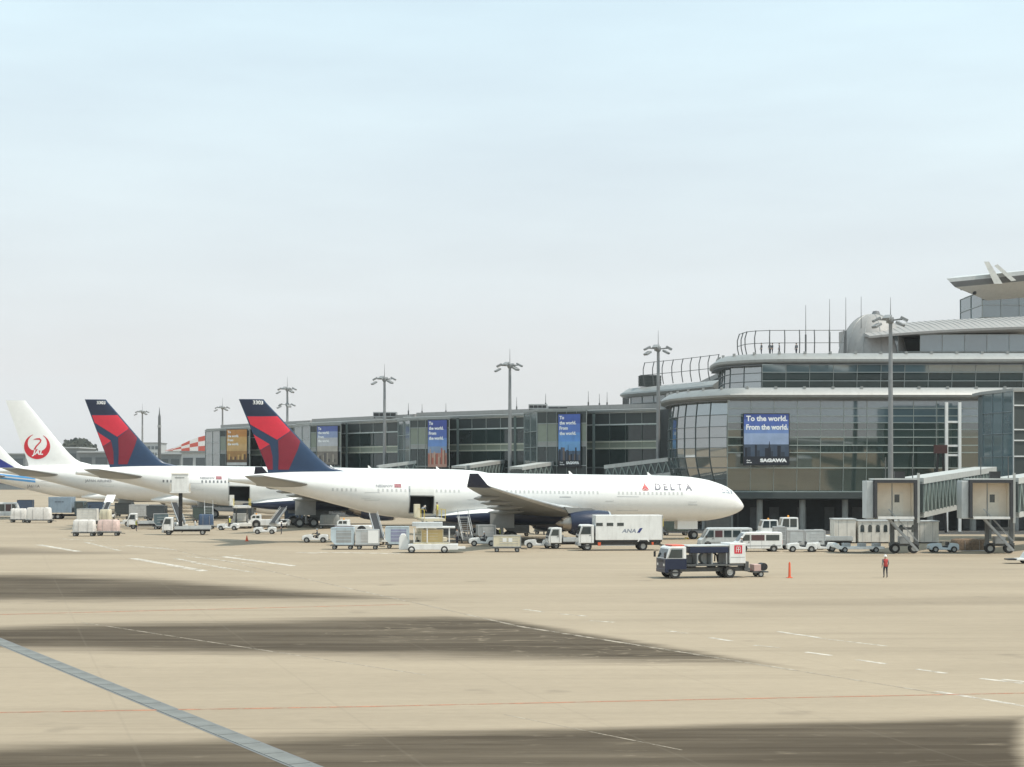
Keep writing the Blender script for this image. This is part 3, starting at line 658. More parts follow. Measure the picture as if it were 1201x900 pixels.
# --- lower storey
DF = 235.5
corner = PX((784,266),(783.5,260),(785,255),(790,250.5),(799,246.5),(812,243),(830,239.5),(853,236.6))
Pc = resample(corner, 9)
bowl = lambda z: -1.7 * max(0, (11.0 - z) / 6) ** 1.5 - .35 * max(0, (z - 14.5) / 4) ** 1.6
zr = [Z(y, DF) for y in (577,549,531,522.5,513,504,496,488,479,470)]
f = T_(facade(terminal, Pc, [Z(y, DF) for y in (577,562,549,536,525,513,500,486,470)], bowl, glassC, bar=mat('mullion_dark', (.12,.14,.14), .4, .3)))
xa, xb = XY(853.5, DF)[0], XY(1262, DF)[0]; nc = 15
Pm = [Vector((xa + (xb - xa) * i / nc, DF, 0)) for i in range(nc + 1)]
lean = lambda z: -.9 * max(0, (14 - z) / 9) ** 1.5
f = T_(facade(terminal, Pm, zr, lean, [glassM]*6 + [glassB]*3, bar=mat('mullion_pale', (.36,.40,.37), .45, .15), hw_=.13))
def wall_part(P, prof, nm, m, closed=True, smooth=30):
    o = sweep(P, normals(P), prof, closed).build(nm, m, terminal, smooth=smooth); return T_(o)
Pall = Pc + Pm[1:]
Pe = resample([(p.x, p.y) for p in Pc[:-1]] + [(xa + .5, DF - .05), (xa + 3, DF), (xb, DF)], 40)
zb = zr[-1]
wall_part(Pe, [(-1.2, zb+.1),(.5, zb+.15),(1.15, zb+.45),(1.25, zb+.75),(1.05, zb+1.05),(.1, zb+1.75),(-5, zb+2.1),(-5, zb+.6)], 'roof_eave', fascia)
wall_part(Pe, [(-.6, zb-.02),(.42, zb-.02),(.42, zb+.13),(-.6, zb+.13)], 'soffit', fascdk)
for i in range(1, 40, 2):            # snow-guard brackets standing on the eave
    p = Pe[i]; n = normals(Pe)[i]
    b = p + n * .2 + Vector((0, 0, zb + 1.72)); T_(MB().box(b.x-.18, b.x+.18, b.y-.12, b.y+.12, b.z-.1, b.z+.28).build('roof_bracket', fascia, terminal))
# slab under the glass and the recessed ground floor
wall_part(Pe, [(-.4, zr[0]-.05),(.1, zr[0]-.05),(.15, zr[0]-.95),(-.3, zr[0]-1.1),(-9, zr[0]-1.1),(-9, zr[0]-.05)], 'floor_slab', louver)
wall_part(Pe, [(-8, 0),(-8, zr[0]-1.15),(-8.3, zr[0]-1.15),(-8.3, 0)], 'ground_floor_wall', dkwall)
for i in range(0, 40, 3):
    p = Pe[i] - normals(Pe)[i] * 1.5; T_(MB().lathe([(.45, 0), (.45, zr[0]-1.12)], c=(p.x, p.y, 0), n=14).build('column', concw, terminal, smooth=30))
for i in range(1, 39, 2):            # dim ground floor shutters
    a = Pe[i] - normals(Pe)[i] * 7.9; b = Pe[i+1] - normals(Pe)[i+1] * 7.9; c = a.lerp(b, .15); d = a.lerp(b, .85)
    T_(MB().beam(c + Vector((0,0,1.6)), d + Vector((0,0,1.6)), .1, 3.2).build('shutter', steel, terminal))
# body of the building behind the glass
def blk(nm, pts, z0, z1, m): return T_(MB().prism([(p.x, p.y) for p in pts], z0, z1, 'z').build(nm, m, terminal))
blk('core', [p - n * 3.2 for p, n in zip(Pe, normals(Pe))][::2] + [Vector((xb, 330, 0)), Vector((20, 330, 0))], zr[0]-.04, zb+.55, dkwall)
blk('podium_roof', [p - n * 4.9 for p, n in zip(Pe, normals(Pe))][::2] + [Vector((xb, 331, 0)), Vector((19, 331, 0))], zb+.6, zb+2.0, roofm)
# --- second storey, set back
D2 = 247
P2a = resample(PX((843,268),(844,262),(848,256),(858,251.5),(893,248)), 7); x2 = XY(893.5, D2)[0]; P2b = [Vector((x2 + (xb + 3 - x2) * i / 13, D2, 0)) for i in range(14)]
z2 = [Z(y, D2) for y in (457,447,437,428)]
tilt = lambda z: .55 * (z - z2[0]) / (z2[-1] - z2[0])
T_(facade(terminal, P2a, [z2[0], z2[1], z2[2], z2[3]], lambda z: -.15 * (z - z2[0]) / 3.7, glassC, bar=mat('mullion_dark', (.12,.14,.14))))
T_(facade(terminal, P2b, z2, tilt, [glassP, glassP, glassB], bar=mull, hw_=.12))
Pe2 = resample([(p.x, p.y) for p in P2a] + [(p.x, p.y) for p in P2b[1:]], 36)
e2 = z2[-1]
wall_part(Pe2, [(-1, e2+.02),(.9, e2+.05),(1.5, e2+.4),(1.55, e2+.75),(1.2, e2+1.05),(.2, e2+1.7),(-4, e2+1.95),(-4, e2+.5)], 'roof_eave', fascia)
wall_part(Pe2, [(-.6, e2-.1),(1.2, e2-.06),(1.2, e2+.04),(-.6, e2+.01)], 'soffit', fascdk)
wall_part(Pe2, [(-.3, zb+1.9),(.25, zb+1.9),(.25, z2[0]-.06),(-.3, z2[0]-.06)], 'parapet', fascia)
blk('core', [p - n * 2.2 for p, n in zip(Pe2, normals(Pe2))][::2] + [Vector((xb, 329, 0)), Vector((36, 329, 0))], zb+2.02, e2+.45, dkwall)
blk('roof_deck', [p - n * 3.8 for p, n in zip(Pe2, normals(Pe2))][::2] + [Vector((xb, 330, 0)), Vector((37, 330, 0))], e2+.47, e2+1.93, roofm)
for i in range(1, 36, 2):
    p = Pe2[i] + normals(Pe2)[i] * .3; T_(MB().box(p.x-.2, p.x+.2, p.y-.12, p.y+.12, e2+1.6, e2+1.95).build('roof_bracket', fascia, terminal))
ZD = e2 + 1.94
# --- left wing further back
P3 = resample(PX((737,306),(740,302),(760,297),(800,287),(846,274)), 9); z3 = [Z(y, 285) for y in (480,469,461)]
T_(facade(terminal, P3, z3, lambda z: 0, [louver, glassB], bar=mull))
e3 = z3[-1]
wall_part(P3, [(-1, e3+.02),(1.0, e3+.05),(1.6, e3+.5),(1.5, e3+.8),(.3, e3+1.6),(-3, e3+2.0),(-3, e3+.4)], 'roof_eave', fascia)
blk('core', [p - n * 2 for p, n in zip(P3, normals(P3))] + [Vector((45, 330, 0)), Vector((22, 331, 0))], zb+2.03, e3+1.9, dkwall)
wall_part(P3, [(.3, zb+.6),(.3, z3[0]-.05),(-.3, z3[0]-.05),(-.3, zb+.6)], 'parapet', louver)
# --- curved wind fences on the observation deck
def fence(path, n, z0, hgt, label, rails=(0.45, .98)):
    P = resample(path, n); N = normals(P); c = P[0]
    fe = thing('deck_fence', label, 'fence', (c.x, c.y, z0))
    for p, nn in zip(P, N):
        q = p - c; MB().tube([q, q + nn*.28 + Vector((0,0,hgt*.35)), q + nn*.30 + Vector((0,0,hgt*.7)), q - nn*.05 + Vector((0,0,hgt))], .085, 6).build('post', steel, fe)
    for i, r in enumerate(rails):
        MB().tube([p - c + nn*(.29 if r < .9 else 0) + Vector((0,0,hgt*r)) for p, nn in zip(P, N)], .055, 6).build('rail', steel, fe)
    gm_ = MB()
    return fe
fence(PX((867,258),(878,252.5),(900,251),(990,250.5)), 9, ZD - .03, Z(387, 251) - ZD, 'curved steel wind fence round the people on the upper terrace')
fence(PX((756,298),(800,288),(843,277)), 8, e3 + 1.93, Z(421, 288) - e3 - 1.9, 'curved steel wind fence on the lower terrace with nobody behind it')
# louvre box at the end of the lower fence
lb = thing('louver_box', 'grey slatted plant box at the end of the lower terrace', 'plant box', (*XY(762, 300), e3 + 1.9))
for i in range(7): MB().box(-2.0, 2.0, -1.2, 1.2, .02 + i*.28, .19 + i*.28).build('slat', louver, lb)
MB().box(-1.7, 1.7, -1, 1, 0, 2.0).build('case', steel, lb)
# --- top storey with the rounded metal roof
D4 = 259
P4 = resample(PX((1030,262),(1062,D4),(1262,D4)), 9); z4 = [ZD - .02, ZD + .9, Z(392.5, D4)]
T_(facade(terminal, P4, z4, lambda z: 0, [concw, glassB], bar=mull, skip=lambda i, j: j == 1 and i in (1,)))
yb = 281
rf = MB(); L = XY(1018, 258)[0]; e4 = z4[-1]
n = 14; rows = []
for i in range(n + 1):
    q = i / n; x = L + (xb + 4 - L) * q; lift = -1.0 * (1 - q) ** 3 + 1.15 * q
    rows.append([Vector((x, D4 - 2.3, e4 - .02 + lift * .75)), Vector((x, D4 - 2.35, e4 + .32 + lift * .75)), Vector((x, D4 + 3, e4 + 1.55 + lift*.9)), Vector((x, D4 + 10, e4 + 2.75 + lift * .9)), Vector((x, yb, e4 + 3.0 + lift * .8)), Vector((x, yb, e4 - .3)), Vector((x, D4 + .5, e4 + .02 + lift*.3))])
T_(rf.loft(rows).build('upper_roof', roofm, terminal, smooth=30))
for i in range(1, 30):               # standing seams
    q = i / 30; x = L + (xb + 4 - L) * q; lift = -1.0 * (1 - q) ** 3 + 1.15 * q
    T_(MB().tube([(x, D4 - 2.3, e4 + .33 + lift*.75), (x, D4 + 3, e4 + 1.58 + lift*.9), (x, D4 + 10, e4 + 2.78 + lift*.9)], .05, 4).build('roof_seam', fascia, terminal))
blk('core', [Vector((XY(1040,262)[0], 264, 0)), Vector((xb, 261.5, 0)), Vector((xb, yb, 0)), Vector((XY(1040,262)[0], yb, 0))], ZD - .03, e4 - .35, dkwall)
# rounded dome at the end of the top storey
cx_, cy_ = XY(1023, 266); dm = MB(); rings = []
for i in range(13):
    a = R(90) * i / 12; r = math.cos(a); z = math.sin(a)
    rings.append([Vector((cx_ + 5.4 * max(r, .01) ** .9 * math.cos(t), cy_ + 7.0 * max(r, .01) ** .9 * math.sin(t), ZD - .05 + (Z(368.5, 266) - ZD) * z ** 1.1)) for t in [2*math.pi*j/36 for j in range(36)]])
T_(dm.loft(rings).build('dome', roofm, terminal, smooth='full'))
for j in range(0, 36, 3):
    T_(MB().tube([rings[i][j] + (rings[i][j] - Vector((cx_, cy_, ZD))).normalized()*.02 for i in range(12)], .05, 4).build('roof_seam', fascia, terminal))
T_(MB().lathe([(.02,.7),(.5,.6),(.75,0)][::-1], c=(cx_ + .6, cy_, Z(369, 266) - .1), n=12).build('roof_vent', fascdk, terminal, smooth=30))
# --- control-room like glass lantern with its flared roof
DT = 288
tw0, tw1 = XY(1152, DT)[0], XY(1265, DT)[0]
Ptw = [Vector((tw0, DT + 14, 0)), Vector((tw0, DT + 7, 0)), Vector((tw0, DT, 0)), Vector((tw0 + 3.2, DT - .02, 0)), Vector((tw0 + 6.4, DT, 0)), Vector((tw0 + 9.6, DT, 0)), Vector((tw0 + 13, DT, 0)), Vector((tw1, DT, 0))]
T_(facade(terminal, Ptw, [e4, Z(372, DT), Z(358, DT), Z(342, DT)], lambda z: 0, [concw, glassB, glassB], bar=mull))
blk('core', [Vector((tw0 + .4, DT + .4, 0)), Vector((tw1, DT + .4, 0)), Vector((tw1, DT + 13, 0)), Vector((tw0 + .4, DT + 13, 0))], e4, Z(340, DT), dkwall)
cp = MB()
def cpx(px, py, D): return Wp(px, py, D)
topA, topB = [cpx(1110,327,284), cpx(1290,309,284), cpx(1290,312,310), cpx(1122,324,306)], None
low = [cpx(1114,331,284), cpx(1290,314,284), cpx(1290,317,310), cpx(1124,328,306)]
bott = [cpx(1163,355,288.5), cpx(1290,345,288.5), cpx(1290,345,300), cpx(1163,352,300)]
mid = [cpx(1120,337,284.5), cpx(1290,322,284.5), cpx(1290,325,309), cpx(1130,334,305)]
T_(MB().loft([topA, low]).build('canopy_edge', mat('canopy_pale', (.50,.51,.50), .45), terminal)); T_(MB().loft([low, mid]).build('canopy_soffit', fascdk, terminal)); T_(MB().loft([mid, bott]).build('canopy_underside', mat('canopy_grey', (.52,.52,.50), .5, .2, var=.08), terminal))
hn = MB(); hn.loft([[cpx(1154,307,283), cpx(1160,307,283), cpx(1160,307,284), cpx(1154,307,284)], [cpx(1166,333,282.6), cpx(1176,333,282.6), cpx(1176,333,284), cpx(1166,333,284)]])
T_(hn.build('roof_horn', mat('horn_white', (.55,.54,.50), .4), terminal)); hn = MB(); hn.loft([[cpx(1166,312,283), cpx(1170,310,283), cpx(1170,310,284), cpx(1166,312,284)], [cpx(1186,330,282.6), cpx(1192,329,282.6), cpx(1192,329,284), cpx(1186,330,284)]])
T_(hn.build('roof_horn', mat('horn_white', (.55,.54,.50), .4), terminal))
for i, px in enumerate((1128, 1136, 1143)):
    p = cpx(px, 338.5 + i*2.6, 286); T_(MB().lathe([(.05,.35),(.3,.3),(.34,-.1),(.2,-.3)], c=p, n=10).build('floodlight', black, terminal))
# --- glazed stair tower standing forward on the right
DG = 199
gx0, gx1 = XY(1153, DG + 9)[0], XY(1188, DG)[0]
stair = thing('stair_tower', 'blue glass stair tower standing forward of the terminal at the bridge roots', 'tower', (gx1, DG, 0))
def loc(P, o): return [p - Vector((o[0], o[1], 0)) for p in P]
o_ = (gx1, DG); zt_ = Z(457, DG)
Pg = loc([Vector((gx0, DG + 9, 0)).lerp(Vector((gx1, DG, 0)), i / 3) for i in range(4)], o_)
facade(stair, Pg, [4.2, 7.5, 10.2, 13, 15.6, zt_ - .2], lambda z: 0, glassB, bar=mat('stair_mullion', (.20,.25,.27), .4, .3))
Pg2 = loc([Vector((gx1 + .05, DG, 0)), Vector((gx1 + 5, DG + 1.0, 0)), Vector((gx1 + 10, DG + 2, 0))], o_)
facade(stair, Pg2, [4.2, 7.5, 10.2, 12.1, 13.4, zt_ - 1.9, zt_ - .2], lambda z: 0, [louver]*6, bar=mat('white_trim', (.62,.63,.62), .5), hw_=.16, pane='cladding_panel')
MB().prism([(Pg[0].x - .3, Pg[0].y), (Pg2[0].x - .1, -.35), (Pg2[-1].x, Pg2[-1].y - .3), (Pg2[-1].x, 14), (Pg[0].x, 14)], zt_ - .22, zt_ + .15, 'z').build('roof', fascia, stair)
MB().prism([(Pg[0].x + .5, Pg[0].y + .3), (Pg2[0].x, .35), (Pg2[-1].x, Pg2[-1].y + .3), (Pg2[-1].x, 13), (Pg[0].x + .5, 13)], 4.2, zt_ - .25, 'z').build('core', mat('stair_core', (.10,.13,.14), .6), stair)
for x, y in ((Pg[0].x + .6, Pg[0].y - .2), (0, .6), (8, 2.6)): MB().box(x - .3, x + .3, y - .3, y + .3, 0, 4.25).build('column', concw, stair)
# white ladder frame fixed on the glass
lad = thing('white_mast_frame', 'tall white twin-post frame standing against the terminal glass', 'frame', (*XY(1118, 233), 0))
for px in (1110, 1125.5): x = XY(px, 233)[0] - XY(1118, 233)[0]; MB().box(x - .2, x + .2, -.2, .2, 0, Z(472, 233)).build('post', white_body, lad)
for y in (495, 523, 534): MB().box(XY(1110, 233)[0] - XY(1118, 233)[0] + .2, XY(1125.5, 233)[0] - XY(1118, 233)[0] - .2, -.12, .12, Z(y, 233) - .14, Z(y, 233) + .14).build('rung', white_body, lad)
sig = thing('guidance_sign', 'dark stand guidance board on splayed legs in front of the terminal glass', 'sign', (*XY(1103, 228), 0))
MB().box(-.9, .9, -.25, .25, Z(532, 228), Z(522, 228)).build('board', mat('board_dark_red', (.07,.03,.028), .5), sig)
for x in (-.35, .35): MB().beam((x, 0, Z(532, 228)), (x * 2.4, .3, 0), .28).build('leg', black, sig)
# ------------------------------------------------------------------ pier with gate towers
ZP = 19.35
def pier(pts, ncol, label, cat='building'):
    P = PX(*pts); c = P[0]; T = thing('pier_section', label, cat, (c.x, c.y, 0), group=None); P = resample([((p - c).x, (p - c).y) for p in P], ncol); N = normals(P)
    o0 = lambda z: 0
    facade(T, P, [16.75, 18.85], o0, louver, bar=mat('band_pale', (.62,.65,.62), .45), pane='cladding_panel', vw=.03, hw_=.2)
    facade(T, P, [13.9, 16.6], o0, glassP, bar=mat('pier_mullion', (.10,.13,.12), .4, .2), vw=.10, hw_=.12)
    facade(T, P, [12.55, 13.72], o0, spand, bar=mat('band_cream', (.56,.56,.46), .5), pane='spandrel_panel', vw=.04, hw_=.22)
    facade(T, P, [9.3, 12.4], o0, glassP, bar=mat('pier_mullion', (.10,.13,.12), .4, .2), vw=.10, hw_=.12)
    facade(T, P, [5.2, 9.15], o0, louver, bar=mull, pane='cladding_panel', vw=.04, hw_=.16)
    sweep(P, N, [(-.5, 18.95), (.5, 18.95), (.55, ZP), (.2, ZP + .1), (-9, ZP + .5), (-9, 18.95)]).build('roof_edge', mat('pier_roof_edge', (.30,.31,.30), .5, .2), T)
    sweep(P, N, [(-.15, 0.0), (-.15, 18.9), (-16, 18.9), (-16, 0)]).build('core', dkwall, T)
    sweep(P, N, [(-3.5, ZP + .3), (-3.5, ZP + 1.1), (-14, ZP + 1.6), (-14, ZP + .3)]).build('upper_roof', roofm, T)
    for i in range(0, ncol + 1, 4):
        p = P[i] + N[i] * .1; MB().box(p.x - .25, p.x + .25, p.y - .25, p.y + .25, 0, 18.9).build('column', mat('pier_column', (.15,.19,.175), .5), T)
    return T, c
pier([(625,304),(792,286)], 9, 'glazed pier section joining the terminal, between it and the nearest gate tower')
pier([(474,335),(622,313)], 9, 'glazed pier section between the gate towers with the blue skyline and red rooftop posters')
pier([(350,375),(470,343)], 8, 'glazed pier section between the gate towers with the red rooftop and grey skyline posters')
pier([(244,422),(348,384)], 8, 'farthest glazed pier section, behind the orange poster tower')
def gate_tower(A, B, C, ztop, label, mats):
    P = PX(A, B, C); c = P[1]; T = thing('gate_tower', label, 'tower', (c.x, c.y, 0)); A_, B_, C_ = [p - c for p in P]
    facade(T, [A_, A_.lerp(B_, .5), B_], [6.0, 9.5, 12.8, 15.6, ztop - .5], lambda z: 0, mats, bar=mat('tower_mullion', (.32,.36,.35), .45), hw_=.1)
    Q = resample([(B_.x + .05, B_.y), (C_.x, C_.y)], 5)
    facade(T, Q, [6.0, 9.5, 12.9, 13.7, 16.9, ztop - .5], lambda z: 0, [louver, glassP, fascia, spand, louver], bar=mull, hw_=.14, pane='cladding_panel', skip=lambda i, j: False)
    d = (C_ - B_).normalized(); n = Vector((-d.y, d.x, 0))
    back = [C_ + P[2].normalized() * 11 - d * .4, A_ + n * 9]
    def ins(q):
        cc = (A_ + B_ + C_ + back[0] + back[1]) / 5; return [p + (cc - p).normalized() * q for p in (A_, B_, C_, *back)]
    MB().prism([(p.x, p.y) for p in ins(.25)], 0, ztop - .4, 'z').build('core', mat('tower_core', (.06,.07,.068), .6), T)
    MB().prism([(p.x, p.y) for p in ins(-.25)], ztop - .4, ztop, 'z').build('roof', mat('pier_roof_edge', (.30,.31,.30), .5, .2), T)
    return T, c, d
TW = []
tgl = mat('tower_glass', (.13,.16,.16), .08, ior=2.0, rnd=.2)
TW.append(gate_tower((615,303),(630,294),(688,289), Z(480, 294), 'gate tower with the blue skyline poster hung on it', tgl))
TW.append(gate_tower((467,331),(481,321),(527,316), Z(490, 321), 'gate tower with the poster of red rooftops hung on it', tgl))
TW.append(gate_tower((345,370),(364,359),(400,354), Z(497, 359), 'gate tower with the grey skyline poster hung on it', tgl))
TW.append(gate_tower((241,411),(258,400),(293,395), Z(503, 400), 'gate tower with the orange poster hung on it', mat('tower_glass_bright', (.25,.26,.25), .1, ior=1.8)))
# ------------------------------------------------------------------ hanging posters
def poster(px0, px1, py0, py1, D0, D1, label, style):
    a, b = Vector((*XY(px0, D0), 0)), Vector((*XY(px1, D1), 0)); zt, zb_ = Z(py0, (D0 + D1) / 2), Z(py1, (D0 + D1) / 2); w_ = (b - a).length; h_ = zt - zb_
    T = thing('hanging_poster', label, 'poster', (a.x, a.y, zb_), math.degrees(math.atan2(b.y - a.y, b.x - a.x)))
    MB().box(-.12, w_ + .12, 0, .14, -.12, h_ + .12).build('frame', black, T)
    cs = style['bands']; z = h_
    for i, (fr_, col) in enumerate(cs):
        z2_ = z - h_ * fr_; MB().box(0, w_, -.02, -.002, z2_, z).build('printed_band', mat('print_%02d%02d%02d' % tuple(int(c*99) for c in col), col, .45, var=.2, scale=.6), T); z = z2_
    y = -.03
    def put(lines, x, ztop, size, gap, m=None, bold=.035):
        for i, ln in enumerate(lines):
            v, f, tw, th_ = text_mb(ln, size, bold); s = 1.0
            if tw + x > w_ - .1: s = (w_ - .1 - x) / tw
            decal('lettering', [(x + q[0]*s, ztop - size*.72 - i*gap + q[1]) for q in v], f, lambda a_, b_: Vector((a_, y, b_)), m or mat('print_white', (.86,.86,.85), .5, var=.02), T)
    put(style['text'], w_*.05, h_*.965, style['size']*h_, style['size']*h_*1.18)
    if 'sky' in style:
        rs = random.Random(style['seed']); z0 = h_*style['base']; x = .02*w_; i = 0
        while x < w_*.97:
            bw = w_*rs.uniform(.05, .11); bh = h_*rs.uniform(*style['hh']); bw = min(bw, w_*.98 - x)
            MB().box(x, x + bw*.92, -.034 - .001*(i % 3), -.028, z0, z0 + bh).build('printed_building', style['sky'][i % len(style['sky'])], T); x += bw; i += 1
        if style.get('spire'):
            xs = w_*style['spire']; m_ = style['sky'][0]
            sp = MB(); sp.prism([(xs-.035*w_, z0), (xs+.035*w_, z0), (xs+.03*w_, z0+h_*.16), (xs+.012*w_, z0+h_*.2), (xs+.005*w_, z0+h_*.30), (xs-.005*w_, z0+h_*.30), (xs-.012*w_, z0+h_*.2), (xs-.03*w_, z0+h_*.16)], -.042, -.036); sp.build('printed_building', m_, T)
    if style.get('foot'):
        v, f, tw, th_ = text_mb('SAGAWA', h_*.088*style.get('fs', 1), .045); s = min(1.6, w_*.60/tw)
        decal('lettering', [(w_*.36 + q[0]*s, h_*.045 + q[1]) for q in v], f, lambda a_, b_: Vector((a_, -.045, b_)), mat('print_white', (.82,.82,.80)), T)
        put(['Over', 'the sea'], w_*.06, h_*.095, h_*.035, h_*.04, bold=.01)
    return T
c1 = mat('print_city_dark', (.012,.016,.028), .5); c2_ = mat('print_city_mid', (.03,.042,.065), .5); c3 = mat('print_city_blue', (.05,.075,.12), .5)
poster(872.5, 925, 486, 545, 234.4, 234.4, 'wide blue skyline poster on the rounded terminal front', dict(bands=[(.10,(.05,.085,.30)),(.14,(.08,.14,.42)),(.14,(.16,.25,.50)),(.22,(.30,.38,.55)),(.24,(.06,.085,.13)),(.16,(.012,.015,.025))], text=['To the world.', 'From the world.'], size=.145, sky=[c1, c2_, c3], seed=3, base=.16, hh=(.08,.26), spire=.57, foot=True))
V4 = ['To', 'the world.', 'From', 'the world.']
def on_tower(i, px0, px1, py0, py1, label, st):
    D = F / 1; T, c, d = TW[i]
    # line of the tower front: points c + d*t
    def Dat(px):
        k_ = (px - CX) / F; t = (c.x - k_ * c.y) / (k_ * d.y - d.x); return c.y + d.y * t
    n = .35
    return poster(px0, px1, py0, py1, Dat(px0) - n, Dat(px1) - n, label, st)
on_tower(0, 655, 680.5, 486, 547.5, 'tall blue skyline poster on the tower next to the terminal', dict(bands=[(.18,(.06,.12,.42)),(.17,(.10,.20,.55)),(.17,(.12,.30,.66)),(.18,(.16,.36,.64)),(.18,(.08,.13,.20)),(.12,(.012,.015,.02))], text=V4, size=.085, sky=[c1, c3, mat('print_city_brown', (.16,.12,.10), .5)], seed=5, base=.12, hh=(.08,.26), spire=.45, foot=True, fs=.75))
on_tower(1, 502, 524, 493, 548, 'tall poster of red rooftops under a blue sky on a gate tower', dict(bands=[(.2,(.05,.08,.32)),(.18,(.08,.14,.42)),(.18,(.14,.26,.55)),(.14,(.22,.30,.44)),(.30,(.46,.26,.20))], text=V4, size=.09, sky=[mat('print_roof_red', (.42,.11,.07), .5), mat('print_roof_tan', (.48,.34,.26), .5), mat('print_roof_brown', (.22,.11,.08), .5)], seed=9, base=.06, hh=(.12,.36)))
on_tower(2, 372, 396, 500, 545, 'pale grey skyline poster on the gate tower beyond the nearest red and navy tail', dict(bands=[(.14,(.10,.14,.38)),(.16,(.28,.34,.52)),(.22,(.50,.50,.52)),(.14,(.46,.42,.36)),(.34,(.22,.19,.16))], text=V4, size=.09, sky=[mat('print_stone', (.36,.31,.25), .5), mat('print_dark_stone', (.10,.09,.085), .5), mat('print_mid_stone', (.20,.17,.14), .5)], seed=11, base=.06, hh=(.08,.28)))
on_tower(3, 266, 289.5, 504, 546, 'orange sunset poster on the farthest gate tower', dict(bands=[(.2,(.55,.24,.06)),(.2,(.62,.36,.12)),(.2,(.60,.38,.16)),(.18,(.42,.22,.07)),(.14,(.12,.07,.04)),(.08,(.55,.55,.53))], text=V4, size=.095, sky=[mat('print_amber', (.34,.16,.05), .5), mat('print_gold', (.58,.36,.12), .5), mat('print_umber', (.12,.06,.03), .5)], seed=13, base=.16, hh=(.06,.18)))
# ------------------------------------------------------------------ high-mast lights and antennas
def mast_light(px, ytop, hgt, label, two=False, rz=0):
    D = (hgt - H) * F / (HOR - ytop); T = thing('high_mast_light', label, 'light mast', (*XY(px, D), 0), rz)
    MB().lathe([(.62, 0), (.55, .6), (.40, .62), (.33, hgt*.55), (.24, hgt - .6), (.24, hgt)], n=12).build('pole', poleM, T, smooth=30)
    MB().tube([(0, 0, hgt), (0, 0, hgt + 2.9)], [.06, .02], 6).build('lightning_rod', steel, T)
    def head(z, arms):
        MB().lathe([(.03, .55), (.42, .42), (.5, .1), (.4, -.3), (.28, -.42)], c=(0, 0, z), n=12).build('head_hub', poleM, T, smooth=30)
        for ang, ln, tl in arms:
            d = Vector((math.cos(R(ang)), math.sin(R(ang)), 0)); e = d * ln
            A = MB().beam((0, 0, z), (e.x, e.y, z + .15), .14).build('arm', poleM, T)
            M = Matrix.Translation((e.x, e.y, z + tl)) @ Matrix.Rotation(R(ang), 4, 'Z') @ Matrix.Rotation(R(28), 4, 'Y')
            lm = MB().box(-.55, .55, -.5, .5, -.16, .16, M).build('floodlight', poleM, A, bevel=.06)
            MB().box(-.5, .5, -.45, .45, -.2, -.165, M).build('lamp_glass', lampglass, A)
    AR = [(180, 1.9, .15), (205, 2.3, -.75), (235, 1.2, .35), (-10, 1.8, .2), (-35, 1.4, -.5), (80, 1.4, .2)]
    head(hgt - .25, AR)
    if two: head(hgt - 4.0, [(180, 1.7, 0), (205, 2.1, -.6), (-10, 1.5, 0), (-60, 1.0, -.3)])
    return T
mast_light(1044.5, 374, 29, 'tall light mast standing in front of the wide terminal glass')
mast_light(772, 408, 29, 'tall light mast in front of where pier and terminal meet', rz=10)
mast_light(598, 428, 27.6, 'tall light mast left of the gate tower with the tall blue skyline poster', rz=-6)
mast_light(451, 444, 27.2, 'tall light mast left of the gate tower with the red rooftop poster', rz=4)
mast_light(337, 456, 29, 'light mast with two tiers of lamps behind the nearest red and navy tail', two=True)
mast_light(261, 478, 29, 'light mast rising behind the tower with the orange poster', rz=8)
mast_light(167, 483, 29, 'far light mast beside a plain slim mast', rz=3)
D = 520; hh = Z(478, D); T = thing('slim_mast', 'plain slim tapered mast without lamps beside a far light mast', 'mast', (*XY(187, D), 0))
MB().lathe([(.55, 0), (.5, hh*.6), (.42, hh*.9), (.2, hh*.93), (.05, hh)], n=10).build('pole', steel, T, smooth=30); MB().lathe([(.6,0),(.6,.8)], c=(0,0,hh*.78), n=10).build('collar', galv, T)
def antenna(px, y0, y1, D, label, grp, zbase=None):
    zb2 = Z(y1, D) if zbase is None else zbase; T = thing('antenna_mast', label, 'antenna', (*XY(px, D), zb2), group=grp); hgt = Z(y0, D) - zb2
    MB().tube([(0,0,0),(0,0,hgt*.45)], .14, 8).build('mast', steel, T); MB().tube([(0,0,hgt*.45),(0,0,hgt)], [.06,.03], 6).build('whip', steel, T)
    MB().box(-.3, .3, -.3, .3, 0, .25).build('base', galv, T); return T
for px, y0 in ((945, 358), (973, 351), (992, 349), (1010, 348)): antenna(px, y0, 410, 262, 'thin whip antenna on the upper deck beside the metal dome', 'whip antennas by the dome', ZD - .02)
for px, y0, D, ybase in ((479, 473, 345, 490), (495, 474, 345, 489), (523, 473, 345, 489), (606, 466, 325, 482), (640, 462, 306, 479)): antenna(px, y0, ybase, D, 'short antenna mast standing on the roof of the pier', 'antennas on the pier roof', 19.75 if D != 345 else 19.9)
for px, y0, D in ((690, 459, 312), (703, 462, 312), (712, 460, 312), (738, 455, 306)): antenna(px, y0, 479, D, 'short antenna mast standing on the roof of the pier', 'antennas on the pier roof', 19.9)
def roof_unit(px, D, z, wx, wy, wz, label):
    T = thing('roof_unit', label, 'roof unit', (*XY(px, D), z)); MB().box(-wx/2, wx/2, -wy/2, wy/2, .15, wz).build('casing', greyp, T, bevel=.04)
    for i in range(4): MB().box(-wx/2 + .15 + i*(wx - .3)/4, -wx/2 + .05 + (i + 1)*(wx - .3)/4, -wy/2 - .03, -wy/2 + .02, .4, wz - .25).build('grille', black, T)
    for x in (-wx/2 + .2, wx/2 - .2): MB().box(x - .1, x + .1, -wy/2, wy/2, 0, .16).build('skid', steel, T)
